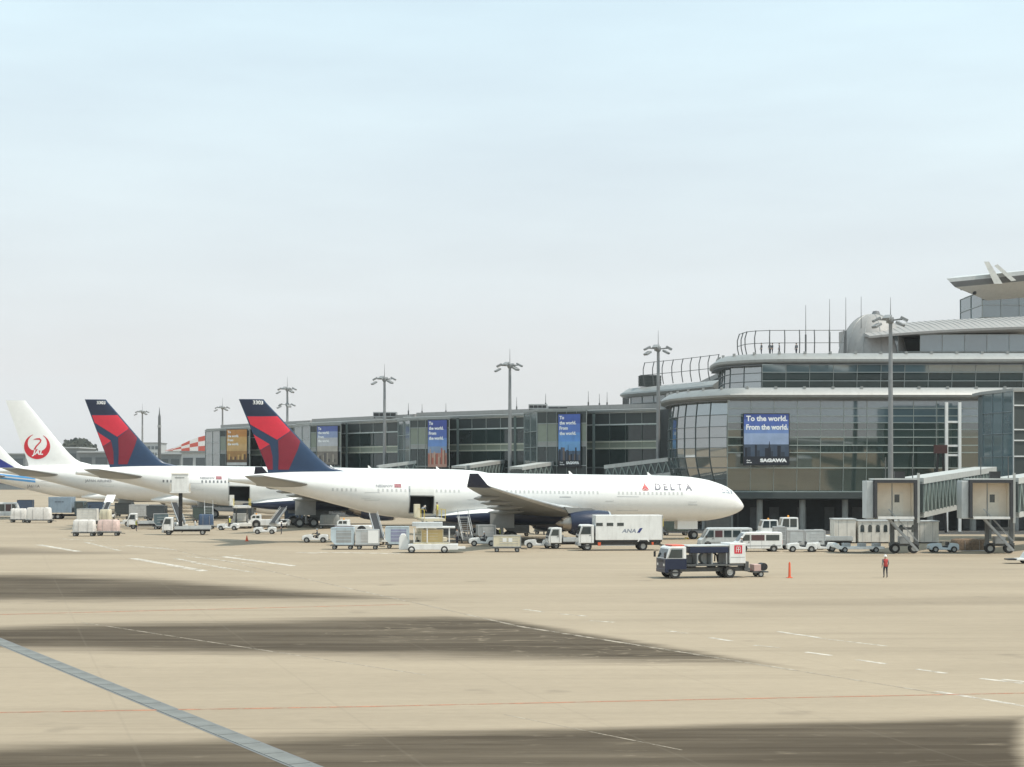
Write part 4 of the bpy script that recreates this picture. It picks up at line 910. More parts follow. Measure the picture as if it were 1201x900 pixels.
roof_unit(631, 300, Z(480, 294), 3.4, 2.4, 1.1, 'dark ventilation unit on the gate tower nearest the terminal')
roof_unit(668, 305, 19.6, 8, 2.5, .9, 'long low ventilation unit on the pier roof beside the terminal')
roof_unit(452, 352, 19.8, 5, 2.5, 1.3, 'pale ventilation unit on the pier roof beyond the red rooftop poster')

# ------------------------------------------------------------------ added dark strip along the building line, its colour standing in for shaded ground
strip_dark = mat('shade_strip_tone', (.055,.055,.053), .9, var=.25, scale=.4)
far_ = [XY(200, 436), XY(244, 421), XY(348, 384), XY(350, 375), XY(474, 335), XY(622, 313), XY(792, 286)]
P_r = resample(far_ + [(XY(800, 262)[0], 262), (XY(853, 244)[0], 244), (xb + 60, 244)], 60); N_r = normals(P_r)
strip_ = MB().loft([[p + n*22 + Vector((0, 0, .0045)), p + n*(-3) + Vector((0, 0, .0045))] for p, n in zip(P_r, N_r)], cap=False, closed=False).build('shade_strip', strip_dark, kind='structure')
for o_l in (21.3, 11):
    for i in range(0, 59, 1 if o_l > 15 else 2):
        a_, b_ = P_r[i] + N_r[i]*o_l, P_r[i+1] + N_r[i+1]*o_l; d_ = (b_ - a_)
        if d_.length < .5 or d_.x < .2: continue
        n_ = Vector((-d_.y, d_.x, 0)).normalized()*.12; e_ = Vector((0, 0, .0095))
        MB().add([a_ + n_ + e_, a_ - n_ + e_, b_ - n_ + e_, b_ + n_ + e_], [(0,1,2,3)]).build('painted_line', linew, strip_)
# ------------------------------------------------------------------ vehicles
def side_panels(parent, name, poly, y, m, t=.02, bevel=0):
    for s in (-1, 1): MB().prism(poly, s*y, s*(y + t)).build(name, m, parent)
lamp_m = mat('headlamp', (.75,.75,.72), .15); tail_m = mat('tail_lamp', (.45,.03,.02), .25); plate = mat('number_plate', (.62,.64,.60), .5)
def truck_cab(T, xf, xb_, wd, z0, z1, body, lower=None, zsplit=None, wind=True):
    """cab-over cab from xf (front) back to xb_"""
    h = z1 - z0; zb_ = z0 + h*.48
    prof = [(xf - .02, z0), (xf, z0 + h*.18), (xf - .03, zb_), (xf - .30, z1 - .12), (xf - .42, z1), (xb_ + .06, z1), (xb_, z1 - .08), (xb_, z0)]
    c = MB().prism(prof, -wd/2, wd/2).build('cab', body, T, bevel=.07)
    if lower:
        zs = zsplit or z0 + h*.42
        side_panels(c, 'lower_panel', [(xf + .004, z0 - .02), (xf + .008, zs), (xb_ - .005, zs), (xb_ - .005, z0 - .02)], wd/2, lower, .012)
        MB().box(xf - .01, xf + .03, -wd/2 - .01, wd/2 + .01, z0, zs).build('front_panel', lower, c)
    q = lambda z: xf - .03 - (z - zb_) / (z1 - .12 - zb_) * .27
    ws = MB().add([(q(zb_ + .04) + .02, -wd/2 + .1, zb_ + .04), (q(zb_ + .04) + .02, wd/2 - .1, zb_ + .04), (q(z1 - .2) + .02, wd/2 - .16, z1 - .2), (q(z1 - .2) + .02, -wd/2 + .16, z1 - .2)], [(0,1,2,3)])
    ws.build('windscreen', carglass, c)
    side_panels(c, 'side_window', [(xf - .22, zb_ + .02), (xb_ + .34, zb_ + .02), (xb_ + .34, z1 - .22), (xf - .46, z1 - .22)], wd/2 + .012, carglass, .012)
    for s in (-1, 1):
        MB().box(xf - .005, xf + .035, s*(wd/2 - .32) - .16, s*(wd/2 - .32) + .16, z0 + h*.14, z0 + h*.24).build('headlight', lamp_m, c)
        m = MB(); m.beam((xf - .12, s*wd/2, zb_ + .5), (xf + .12, s*(wd/2 + .2), zb_ + .45), .03); m.box(xf + .05, xf + .17, s*(wd/2 + .2) - .1, s*(wd/2 + .2) + .1, zb_ + .02, zb_ + .45); m.build('mirror', black, c)
    for s in (-1, 1):
        MB().tube([(xf - .2, s*(wd/2 + .004), z0 + .1), (xf - .16, s*(wd/2 + .004), zb_), (xf - .42, s*(wd/2 + .004), z1 - .16), (xb_ + .28, s*(wd/2 + .004), z1 - .16), (xb_ + .28, s*(wd/2 + .004), z0 + .1)], .014, 4).build('door_seam', black, c)
        MB().box(xb_ + .34, xb_ + .5, s*(wd/2 + .02) - .02, s*(wd/2 + .02) + .02, zb_ - .12, zb_ - .07).build('door_handle', black, c)
        MB().box(xf - 1.35, xf - .25, s*(wd/2 - .06) - .04, s*(wd/2 - .06) + .05, z0 - .32, z0 - .22).build('step', black, T)
    MB().box(xf - .25, xf + .06, -wd/2, wd/2, z0 - .28, z0 + .02).build('bumper', lower or greyp, T, bevel=.03)
    MB().box(xf - .02, xf + .045, -wd/2 + .5, wd/2 - .5, z0 + h*.30, z0 + h*.40).build('grille', black, c)
    return c
def chassis(T, x0, x1, wd, z0, z1, m=None): return MB().box(x0, x1, -wd/2, wd/2, z0, z1).build('chassis', m or steel, T)
def axle(T, x, wd, r, tw=.28, dual=False):
    for s in (-1, 1):
        wheel(T, x, s*(wd/2 - tw/2), r, tw)
        if dual: wheel(T, x, s*(wd/2 - tw*1.6), r, tw)
# --- hydrant fuel dispenser truck
g = G(826, 677.5)
T = thing('fuel_truck', 'dark blue and white fuel dispenser truck with a red emblem on its rear panel', 'truck', g, 193)
truck_cab(T, 3.55, 1.85, 2.2, .75, 2.5, white_body, navy, 1.55); chassis(T, -3.4, 2.2, .9, .5, .8)
MB().prism([(2.9,2.5),(3.0,2.62),(1.95,2.62),(1.9,2.5)], -.85, .85).build('roof_beacon_bar', mat('amber_red', (.62,.12,.07), .4), T, bevel=.04)
axle(T, 2.75, 2.15, .46); axle(T, -1.75, 2.15, .46, dual=True)
MB().box(-2.9, 1.75, -1.05, 1.05, .95, 1.1).build('deck', steel, T)
MB().box(-1.65, 1.55, -1.02, 1.02, 1.95, 2.42).build('hose_locker', navy, T, bevel=.06)
MB().box(-2.5, 1.7, -1.0, 1.0, 2.48, 2.56).build('walkway', mat('walkway_pale', (.55,.57,.56), .5), T)
for x in (-1.5, -.3, .9): MB().box(x - .05, x + .05, -.98, .98, 1.1, 1.96).build('frame_post', galv, T)
hr = MB().lathe([(.12,-1.02),(.46,-1.0),(.46,-.86),(.25,-.84),(.25,-.3),(.46,-.28),(.46,-.14),(.12,-.12)], c=(-.55+.3, 0, 1.5), axis='y', n=20).build('hose_reel', mat('reel_pale', (.66,.66,.62), .5), T, smooth=30)
MB().box(.75, 1.55, -1.03, -.2, 1.12, 1.75).build('meter_cabinet', greyp, T, bevel=.03); MB().box(.85, 1.1, -1.06, -1.0, 1.3, 1.6).build('gauge', white_body, T)
MB().tube([(-1.2,-.95,1.2),(-1.25,-1.0,1.8),(-.9,-1.02,1.88),(-.8,-.98,1.2)], .06, 8).build('hose', black, T); MB().tube([(-1.45,-.9,1.15),(-1.4,-1.0,1.7),(-1.15,-1.0,1.9)], .07, 8).build('hose', black, T)
MB().box(-1.3, -.55, -1.06, -.92, .55, .92).build('tool_box', navy, T, bevel=.02); MB().box(.35, 1.25, -1.1, -.9, .5, .95).build('tool_box', white_body, T, bevel=.03)
MB().box(-3.05, -1.72, -1.06, 1.06, 1.12, 2.72).build('rear_cabinet', white_body, T, bevel=.05)
side_panels(T, 'emblem_panel', [(-2.75,1.9),(-2.1,1.9),(-2.1,2.55),(-2.75,2.55)], 1.062, redb, .012)
for s in (-1, 1):
    for x0, x1, z0, z1 in ((-2.62,-2.24,2.40,2.44),(-2.62,-2.58,2.0,2.44),(-2.28,-2.24,2.0,2.44),(-2.46,-2.40,2.0,2.44),(-2.62,-2.24,2.2,2.24)): MB().box(x0, x1, s*1.075 - .006, s*1.075 + .006, z0, z1).build('emblem_mark', white_body, T)
side_panels(T, 'panel_seam', [(-3.0,1.6),(-1.8,1.6),(-1.8,1.63),(-3.0,1.63)], 1.062, greyp, .008)
MB().box(-3.5, -3.0, -.9, .9, .55, .75).build('rear_step', steel, T); MB().box(-3.4, -3.08, -.8, .8, .76, 1.25).build('hose_rack', steel, T)
for s in (-1, 1): MB().box(-3.52, -3.5, s*.8 - .1, s*.8 + .1, .58, .7).build('tail_light', tail_m, T)
g2 = g + Vector((math.cos(R(13)), math.sin(R(13)), 0)) * 4.35
T = thing('hydrant_cart', 'small cart of hoses hitched behind the fuel dispenser truck', 'cart', g2, 193)
MB().box(-.8, .5, -.55, .55, .35, .45).build('bed', steel, T); MB().beam((.45, 0, .4), (1.05, 0, .5), .08).build('tow_bar', steel, T)
MB().box(-.2, .4, -.5, .5, .46, 1.0).build('hose_box', mat('cart_pink', (.55,.38,.34), .6), T, bevel=.04); MB().lathe([(.1,-.4),(.3,-.38),(.3,.38),(.1,.4)], c=(-.5, 0, .8), axis='y', n=14).build('hose_drum', black, T, smooth=30)
for s in (-1, 1): wheel(T, -.15, s*.55, .24, .14)
# --- box truck with a lettered white body
def box_truck(px, py, rz, label, L=8.6, hz=3.75, wd=2.45, body=None, logo=False):
    body = body or white_body
    T = thing('box_truck', label, 'truck', G(px, py), rz)
    truck_cab(T, L/2, L/2 - 1.65, 2.25, .8, 2.75, white_body); chassis(T, -L/2 + .1, L/2 - .4, .9, .55, .9)
    zb_ = 1.12; B = MB().box(-L/2, L/2 - 1.8, -wd/2, wd/2, zb_, hz).build('cargo_body', body, T, bevel=.04)
    MB().box(-L/2 + .1, L/2 - 1.85, -wd/2 + .05, wd/2 - .05, .92, zb_ - .01).build('body_sill', black, T)
    axle(T, L/2 - .95, 2.2, .47); axle(T, -L/2 + 2.1, 2.2, .47, dual=True)
    side_panels(B, 'corner_trim', [(-L/2 + .02, zb_ + .02), (-L/2 + .1, zb_ + .02), (-L/2 + .1, hz - .03), (-L/2 + .02, hz - .03)], wd/2 + .001, greyp, .012)
    for s in (-1, 1):
        MB().prism([(-L/2 + 1.45, .95), (-L/2 + 1.6, 1.25), (-L/2 + 2.6, 1.25), (-L/2 + 2.75, .95), (-L/2 + 2.62, .95), (-L/2 + 2.5, 1.12), (-L/2 + 1.7, 1.12), (-L/2 + 1.58, .95)], s*(wd/2 - .03), s*(wd/2 + .03)).build('mudguard', white_body, T)
        MB().box(-L/2 + 3.0, L/2 - 2.0, s*(wd/2 - .06), s*(wd/2 - .01), .52, .60).build('side_rail', galv, T)
        MB().box(L/2 - 2.35, L/2 - 2.05, s*(wd/2 - .15), s*(wd/2 + .01), .55, .9).build('marker_box', orange, T)
        MB().box(-L/2 + 1.0, -L/2 + 1.2, s*(wd/2 - .1), s*(wd/2 + .012), .62, .9).build('reflector', orange, T)
    MB().box(-L/2 - .14, -L/2 + .0, -wd/2 + .1, wd/2 - .1, .45, .62).build('rear_bumper', steel, T)
    if logo:
        for s in (-1, 1):
            for i in range(3): MB().box(.3 + i*1.12 - 1.9+ 1.3, .3 + i*1.12 - 1.2 + 1.3, s*(wd/2 + .002), s*(wd/2 + .02), 2.62, 2.95).build('body_window', carglass, B)
            v, f, tw, th_ = text_mb('ANA', .66, .012, .2); sx = 1.05
            decal('logo_lettering', [(( -q[0] if s < 0 else q[0] - tw) * sx + .95 * (1 if s < 0 else 1), 1.95 + q[1]*.8) for q in v] if False else [(q[0]*sx, 1.9 + q[1]*.85) for q in v], f, (lambda a, b: Vector((-.1 - a if s > 0 else a - 1.95 + .0, s*(wd/2 + .012), b))) if True else None, mat('logo_grey', (.22,.25,.32), .5), B)
            x0 = (-.1 - tw*sx - .12) if s > 0 else (tw*sx - 1.95 + .1); dr = -1 if s > 0 else 1
            MB().prism([(x0, 1.9), (x0 + dr*.28, 1.9), (x0 + dr*.60, 2.38), (x0 + dr*.30, 2.38)], s*(wd/2 + .004), s*(wd/2 + .02)).build('logo_stripe', mat('logo_blue', (.02,.035,.18), .4), B)
        MB().box(-L/2 - .06, -L/2 - .002, -wd/2 + .05, wd/2 - .05, 2.55, 3.35).build('rear_marking', yellow, B)
    return T
box_truck(726, 645.5, 186, 'white box truck with three small windows and blue-striped lettering on its body', L=9.0, logo=True)
def flat_truck(px, py, rz, label, L=5.4, wd=1.9, zt=2.05, lift=False, bed=None, boards=.34):
    T = thing('flatbed_truck', label, 'truck', G(px, py), rz)
    truck_cab(T, L/2, L/2 - 1.45, wd, .62, zt, white_body); chassis(T, -L/2 + .1, L/2 - .4, .75, .45, .72, black)
    b = MB().box(-L/2, L/2 - 1.6, -wd/2, wd/2, .74, .84).build('bed', bed or greyp, T)
    for s in (-1, 1): MB().box(-L/2, L/2 - 1.6, s*(wd/2 - .02) - .02, s*(wd/2 - .02) + .02, .842, .84 + boards).build('side_board', bed or ltgrey, T)
    MB().box(-L/2, -L/2 + .04, -wd/2 + .05, wd/2 - .05, .842, .84 + boards).build('tail_board', bed or ltgrey, T); MB().box(L/2 - 1.66, L/2 - 1.6, -wd/2 + .05, wd/2 - .05, .842, 1.5).build('head_board', galv, T)
    axle(T, L/2 - .85, wd - .1, .36, .2); axle(T, -L/2 + 1.05, wd - .1, .36, .2)
    if lift:
        x = L/2 - 2.35
        for s in (-1, 1): MB().box(x - .22, x + .22, s*.52 - .12, s*.52 + .12, .845, 5.55).build('lift_mast', black, T)
        MB().box(x - .16, x + .16, -.4, .4, 3.3, 3.6).build('mast_brace', steel, T)
        for s in (-1, 1): MB().beam((x + .1, s*.3, .85), (x + .1, s*.3, 5.5), .1).build('lift_cylinder', alum, T)
        MB().box(x - 1.25, x + 1.35, -1.05, 1.05, 5.56, 5.72).build('platform', white_body, T); c = MB().box(x - 1.0, x + 1.12, -.95, .95, 5.73, 8.05).build('lift_cabin', white_body, T, bevel=.05)
        side_panels(c, 'window_strip', [(x - .55, 7.5), (x + .7, 7.5), (x + .7, 7.66), (x - .55, 7.66)], .952, greyp, .01)
        MB().box(x - 1.1, x + 1.22, -1.02, 1.02, 8.06, 8.16).build('cabin_roof', beige, T)
        for s in (-1, 1):
            for q in (x - 1.2, x + 1.3): MB().box(q - .03, q + .03, s*1.02 - .03, s*1.02 + .03, 5.72, 6.8).build('guard_post', beige, T)
    return T
flat_truck(219, 627.5, 188, 'white flatbed truck carrying a small white cabin raised on a dark mast', L=6.3, wd=2.0, zt=2.35, lift=True)
flat_truck(172.5, 620.5, 190, 'white flatbed truck with nothing on its bed, beside the raised-cabin truck', L=5.6, wd=1.9, zt=2.3)
flat_truck(668, 643.5, 190, 'small white cab truck parked close beside the lettered box truck', L=5.0, wd=1.9, zt=2.3)
flat_truck(975, 642, 172, 'white pickup with dark rear glass behind the low white dolly', L=4.6, wd=1.8, zt=1.95)
# --- blue-grey container truck on the left
T = thing('container_truck', 'blue-grey container truck with a dark cab behind the covered carts', 'truck', G(80, 609), -4)
truck_cab(T, 3.4, 1.5, 2.3, .8, 3.2, mat('dark_cab', (.07,.10,.11), .4)); chassis(T, -3.1, 2.8, .9, .5, .9, black); B = MB().box(-3.2, .95, -1.2, 1.2, 1.15, 3.95).build('container', bluebox, T, bevel=.04)
side_panels(B, 'lettering_strip', [(-2.0,3.0),(-.4,3.0),(-.4,3.2),(-2.0,3.2)], 1.205, mat('strip_grey', (.12,.15,.19), .5), .01)
for i in range(6): side_panels(B, 'container_rib', [(-3.0 + i*.72, 1.25), (-2.95 + i*.72, 1.25), (-2.95 + i*.72, 3.85), (-3.0 + i*.72, 3.85)], 1.2, bluebox, .03)
axle(T, 2.4, 2.25, .48); axle(T, -1.5, 2.25, .48, dual=True); axle(T, -2.5, 2.25, .48, dual=True)
# --- vans
def van(px, py, rz, label, L=4.8, wd=1.75, h=2.0, body=None, bus=False):
    T = thing('van', label, 'van', G(px, py), rz); body = body or white_body; x = L/2
    prof = [(x - .05, .3), (x, .55), (x - .04, .9), (x - .35, 1.12), (x - .95, h - .1), (x - 1.15, h), (-x + .12, h), (-x + .02, h - .15), (-x, 1.0), (-x + .02, .3)]
    B = MB().prism(prof, -wd/2, wd/2).build('body', body, T, bevel=.09)
    ws = MB().add([(x - .36, -wd/2 + .12, 1.17), (x - .36, wd/2 - .12, 1.17), (x - .90, wd/2 - .2, h - .14), (x - .90, -wd/2 + .2, h - .14)], [(0,1,2,3)])
    for v in range(4): p = ws.v[v]; ws.v[v] = (p[0] + .03, p[1], p[2] + .02)
    ws.build('windscreen', carglass, B)
    side_panels(B, 'side_window', [(x - .55, 1.16), (x - 1.5, 1.16), (x - 1.5, h - .26), (x - 1.02, h - .26)], wd/2 + .004, carglass, .012)
    n = 2 if L < 5.5 else 4; span = (L - 1.5 - .35) / n
    for i in range(n): side_panels(B, 'side_window', [(x - 1.65 - i*span, 1.18), (x - 1.65 - (i + 1)*span + .16, 1.18), (x - 1.65 - (i + 1)*span + .16, h - .28), (x - 1.65 - i*span, h - .28)], wd/2 + .004, carglass if i != 0 else mat('tinted_glass', (.10,.05,.055), .1), .012)
    MB().add([(-x - .012, -wd/2 + .2, 1.15), (-x - .012, wd/2 - .2, 1.15), (-x - .005, wd/2 - .22, h - .25), (-x - .005, -wd/2 + .22, h - .25)], [(3,2,1,0)]).build('rear_window', carglass, B)
    for s in (-1, 1):
        MB().box(x - .1, x + .01, s*(wd/2 - .28) - .15, s*(wd/2 - .28) + .15, .72, .9).build('headlight', lamp_m, B); MB().box(-x - .012, -x + .05, s*(wd/2 - .12) - .07, s*(wd/2 - .12) + .07, .8, 1.2).build('tail_light', tail_m, B)
        MB().box(x - .75, x - .6, s*(wd/2 + .11) - .08, s*(wd/2 + .11) + .08, 1.15, 1.4).build('mirror', black, B)
    MB().box(x - .3, x + .05, -wd/2 + .02, wd/2 - .02, .3, .5).build('bumper', greyp, T, bevel=.04)
    for s in (-1, 1):
        for xx in (x - 1.56, x - 2.75): MB().tube([(xx, s*(wd/2 + .003), .42), (xx, s*(wd/2 + .003), h - .2)], .012, 4).build('door_seam', greyp, B)
        MB().box(-x + .2, x - .5, s*(wd/2 + .012) - .012, s*(wd/2 + .012) + .012, .62, .68).build('side_trim', greyp, B)
        MB().box(x - 1.5, x - 1.32, s*(wd/2 + .02) - .02, s*(wd/2 + .02) + .02, 1.0, 1.05).build('door_handle', black, B)
    for xx in (x - .85, -x + .95):
        for s in (-1, 1): MB().lathe([(.40, s*wd/2 - .02), (.40, s*wd/2 + .004)], c=(xx, 0, .36), axis='y', n=18).build('wheel_arch', black, B)
        axle(T, xx, wd + .06, .33, .2)
    return T
van(888, 647, 186, 'white passenger van with a reddish middle window beside the silver containers', L=5.0, wd=1.75, h=2.05)
van(850, 642.5, 184, 'longer silver-white van parked behind the reddish-windowed van', L=5.8, wd=1.85, h=2.2, body=ltgrey)
van(4, 607, 4, 'white minibus at the stripe-fuselaged airliner', L=6.6, wd=2.1, h=2.75)
# --- baggage tractors
def tractor(px, py, rz, label, grp=None, body=None, driver=False):
    T = thing('baggage_tractor', label, 'tractor', G(px, py), rz, grp); body = body or white_body
    MB().prism([(1.5,.28),(1.55,.45),(1.52,.78),(1.2,.90),(.35,.96),(.25,.55),(-.35,.50),(-.45,.86),(-.75,.96),(-1.35,.94),(-1.5,.8),(-1.52,.28)], -.62, .62).build('body', body, T, bevel=.05)
    MB().box(-.42, .02, -.5, .5, .50, .66).build('seat', black, T, bevel=.03); MB().box(-.5, -.38, -.5, .5, .68, 1.1).build('backrest', black, T, bevel=.03)
    MB().tube([(.5, .22, .9), (.22, .22, 1.05)], .025, 6).build('steering_column', black, T); MB().lathe([(.15,-.02),(.19,-.02),(.19,.02),(.15,.02)], c=(.2, .22, 1.08), n=14).build('steering_wheel', black, T)
    MB().beam((1.45, 0, .35), (1.62, 0, .35), .12).build('tow_hook', steel, T); MB().beam((-1.45, 0, .35), (-1.66, 0, .35), .12).build('tow_hook', steel, T)
    for s in (-1, 1): MB().box(1.5, 1.56, s*.42 - .1, s*.42 + .1, .58, .7).build('headlight', lamp_m, T)
    for x in (-.95, .98):
        for s in (-1, 1): wheel(T, x, s*.62, .33, .2)
    return T
TR = [tractor(311, 626.5, 182, 'white baggage tractor under the conveyor beside the orange cone'),
      tractor(370, 636.5, 181, 'white baggage tractor with a driver, ahead of the pale blue container'),
      tractor(566, 640.5, 184, 'white baggage tractor with a driver, beside the beige cart'),
      tractor(632, 643, 176, 'white baggage tractor between the beige cart and the small cab truck'),
      tractor(940, 647.5, 178, 'white baggage tractor in front of the silver containers'),
      tractor(964, 647, 181, 'white baggage tractor coupled to the low white dolly'),
      tractor(1106, 648, 183, 'pale blue-white baggage tractor between the two boarding bridges', body=palebl)]
# --- containers and dollies
def dolly(T_loc, rz, label, grp=None, L=2.6, wd=1.7):
    T = thing('container_dolly', label, 'dolly', T_loc, rz, grp)
    MB().box(-L/2, L/2, -wd/2, wd/2, .40, .50).build('deck', steel, T)
    for x in (-L/2 + .45, L/2 - .45):
        MB().box(x - .06, x + .06, -wd/2 + .15, wd/2 - .15, .24, .40).build('axle', steel, T)
        for s in (-1, 1): wheel(T, x, s*(wd/2 - .14), .24, .16)
    MB().beam((L/2 - .05, 0, .34), (L/2 + .6, 0, .30), .08).build('tow_bar', steel, T)
    for i in range(4): MB().tube([(-L/2 + .35 + i*(L - .7)/3, -wd/2 + .08, .53), (-L/2 + .35 + i*(L - .7)/3, wd/2 - .08, .53)], .03, 6).build('roller', galv, T)
    return T
def container(loc, rz, label, grp=None, L=2.0, wd=1.55, h=1.6, body=None, panel=None, frame=None, cut=True, z=.565):
    T = thing('cargo_container', label, 'container', (loc[0], loc[1], z), rz, grp); body = body or silver
    prof = [(-L/2 + (.42 if cut else 0), 0), (L/2, 0), (L/2, h), (-L/2, h), (-L/2, .48 if cut else .0)]
    if not cut: prof = prof[:4]
    B = MB().prism(prof, -wd/2, wd/2).build('shell', body, T, bevel=.02); frame = frame or alum
    for s in (-1, 1):
        for i in range(len(prof)):
            a, b = prof[i], prof[(i + 1) % len(prof)]; MB().beam((a[0], s*wd/2, a[1]), (b[0], s*wd/2, b[1]), .07).build('edge_rail', frame, T)
        MB().box(-L*.27, L*.40, s*(wd/2 + .008) - .008, s*(wd/2 + .008) + .008, .2, h*.86).build('door_panel', panel or silver, T)
        for zz in (.45, .8, 1.15): MB().box(-L*.27, L*.40, s*(wd/2 + .02) - .008, s*(wd/2 + .02) + .008, h*zz/1.6 - .02, h*zz/1.6 + .02).build('door_rib', frame, T)
    return T
def covered_load(loc, rz, label, m, L=2.5, wd=1.5, h=1.25, z=.565, grp=None):
    """pallet load under a tarpaulin: soft uneven box"""
    T = thing('covered_load', label, 'cargo', (loc[0], loc[1], z), rz, grp); rs = random.Random(label)
    MB().box(-L/2 - .05, L/2 + .05, -wd/2 - .05, wd/2 + .05, 0, .07).build('pallet', alum, T)
    b = MB(); rings = []
    for zz, sc in ((.08, 1.0), (.4, 1.02), (.8, .99), (h - .12, .95), (h, .86)):
        ring = []
        for i in range(24):
            a = 2*math.pi*i/24 + R(7.5); c, s = math.cos(a), math.sin(a); e = .28
            ring.append(Vector((L/2*sc*math.copysign(abs(c)**e, c) + rs.uniform(-.05,.05), wd/2*sc*math.copysign(abs(s)**e, s) + rs.uniform(-.04,.04), zz + rs.uniform(-.05,.05) * (zz > .1))))
        rings.append(ring)
    b.loft(rings).build('tarpaulin', m, T, smooth=60)
    for x in (-L*.22, L*.22): MB().tube([(x, -wd/2*1.06, .1), (x, -wd/2*1.05, h*.8), (x, -wd*.42, h + .03), (x, wd*.42, h + .03), (x, wd/2*1.05, h*.8), (x, wd/2*1.06, .1)], .025, 5).build('strap', mat('strap_grey', (.35,.33,.31), .7), T)
    return T
def on_dolly(px, py, rz, lab_load, fn, L=2.6, **k):
    p = G(px, py); dolly(p, rz, 'low wheeled dolly carrying the ' + lab_load[0], None, L=L); return fn(p, rz, lab_load[1], **k)
# left-hand carts
on_dolly(22, 613, 3, ('short grey-white covered load', 'short grey-white covered load behind the longer one'), covered_load, L=2.8, m=tarp, h=1.75)
on_dolly(46, 613.5, 3, ('long white covered load', 'long white covered load in front of the blue-grey container truck'), covered_load, L=4.2, m=tarp, h=2.0) if False else None
p = G(46, 613.5); dolly(p, 3, 'long dolly carrying the long white covered load', L=4.4); covered_load(p, 3, 'long white covered load in front of the blue-grey container truck', tarp, L=4.0, h=1.95)
p = G(99, 629); dolly(p, 2, 'low wheeled dolly carrying the white wrapped load', L=3.1); covered_load(p, 2, 'white wrapped load next to the pink one', tarp, L=2.8, h=1.55)
p = G(127.5, 628.5); dolly(p, 2, 'low wheeled dolly carrying the pink wrapped load', L=3.1); covered_load(p, 2, 'pink wrapped load next to the white one', tarpp, L=2.8, h=1.5)
p = G(103, 615); dolly(p, 0, 'low wheeled dolly carrying the off-white slatted container', L=3.4); container(p, 0, 'off-white slatted container behind the pink and white loads', L=3.1, h=1.9, body=offwhite, panel=offwhite, cut=False)
p = G(124, 614); dolly(p, 0, 'low wheeled dolly carrying the cream covered load', L=2.2); covered_load(p, 0, 'small cream covered load beside the off-white slatted container', cream, L=1.8, h=1.7)
# container train by the nearest jet
p = G(402, 644.5); dolly(p, 2, 'dolly under the pale blue framed container', L=2.6); container(p, 2, 'pale blue framed container with a grey door at the tail of the container train', L=2.4, h=1.75, body=palebl, panel=greyp, frame=palebl)
p = G(431, 644.5); dolly(p, 2, 'dolly under the half white, half grey container', L=2.6); c = container(p, 2, 'half white, half grey container in the middle of the container train', L=2.45, h=1.55, body=ltgrey, panel=silver, cut=False)
MB().box(.1, 1.2, -.815, -.785, .12, 1.5).build('white_panel', white, c)
p = G(466, 643.5); dolly(p, 2, 'dolly under the pale blue container with a purple door', L=2.6); container(p, 2, 'pale blue container with a purple-blue door beside the white transporter', L=2.5, h=1.8, body=palebl, panel=mat('door_purple_blue', (.27,.28,.40), .5, dirt=.3), frame=palebl)
# beige cart
p = G(594.5, 647.5); dolly(p, 1, 'dolly under the beige cart box', L=3.0); c = container(p, 1, 'beige box cart with two pale squares beside a baggage tractor', L=2.85, h=1.15, body=cream, panel=cream, frame=greyp, cut=False)
for x in (-.25, .35): MB().box(x - .2, x + .2, -.815, -.79, .5, .9).build('label_square', white_body, c)
# silver containers on the right
for px, lab in ((914.5, 'grey roped container beside the reddish-windowed van'), (931.5, 'ribbed silver container between the grey one and its paler twin'), (955, 'pale ribbed silver container behind the baggage tractors')):
    p = G(px, 644.5); dolly(p, 0, 'dolly under the ' + lab.split(' beside')[0].split(' between')[0].split(' behind')[0], L=2.2); container(p, 0, lab, L=2.05 if px > 920 else 1.3, h=1.5 if px > 920 else 1.85, body=ltgrey if px > 950 else silver, panel=ltgrey if px > 920 else greyp, cut=False)
# low white dolly
p = G(1006, 648)
T = thing('flat_dolly', 'long low white flat dolly with folded rails by the white cabins', 'dolly', p, 180)
MB().prism([(-2.6,.35),(2.2,.35),(2.6,.55),(2.55,.85),(2.2,.95),(1.9,.62),(-2.6,.62)], -.9, .9).build('deck', white_body, T, bevel=.03)
for x in (-1.9, -.4, 1.2): MB().box(x - .35, x + .35, -.6, .6, .63, .95).build('roller_box', greyp, T)
for x in (-1.7, 1.5):
    for s in (-1, 1): wheel(T, x, s*.85, .3, .18)
# --- white container transporter
T = thing('container_transporter', 'white open-sided container transporter with a flat canopy and yellow load', 'transporter', G(503, 648.5), 182)
MB().prism([(3.05,.3),(3.1,.6),(3.05,1.55),(2.85,1.95),(2.45,1.95),(2.2,1.5),(2.05,.9),(2.05,.3)], -1.0, .1).build('cab', white_body, T, bevel=.06)
MB().box(2.3, 2.75, -1.02, -.99, 1.2, 1.72).build('cab_window', carglass, T)
MB().box(-3.0, 2.1, -1.15, 1.15, .35, .92).build('bed', white_body, T, bevel=.04); MB().box(-2.0, 1.6, -1.0, 1.0, .93, 1.08).build('roller_deck', cream, T)
axle(T, 1.75, 2.3, .38, .25); axle(T, -1.6, 2.3, .38, .25)
for x in (-2.1, .15, 1.5):
    for s in (-1, 1): MB().box(x - .06, x + .06, s*1.02 - .06, s*1.02 + .06, 1.08, 2.55).build('post', white_body, T)
MB().box(-2.7, 1.3, -1.15, 1.15, 2.56, 2.72).build('canopy', white_body, T, bevel=.03); MB().box(-1.4, 1.7, -1.0, 1.0, 2.73, 3.15).build('upper_rack', ltgrey, T, bevel=.03)
c = container(G(503, 648.5) + Vector((.35, .03, 0)), 182, 'yellow slatted crate riding on the white transporter', L=2.2, wd=1.5, h=1.3, body=mat('crate_yellow', (.60,.46,.22), .6), panel=mat('crate_yellow', (.60,.46,.22)), frame=cream, cut=False, z=1.08)
MB().box(-3.75, -3.0, -.9, .9, .45, .60).build('rear_step', white_body, T)
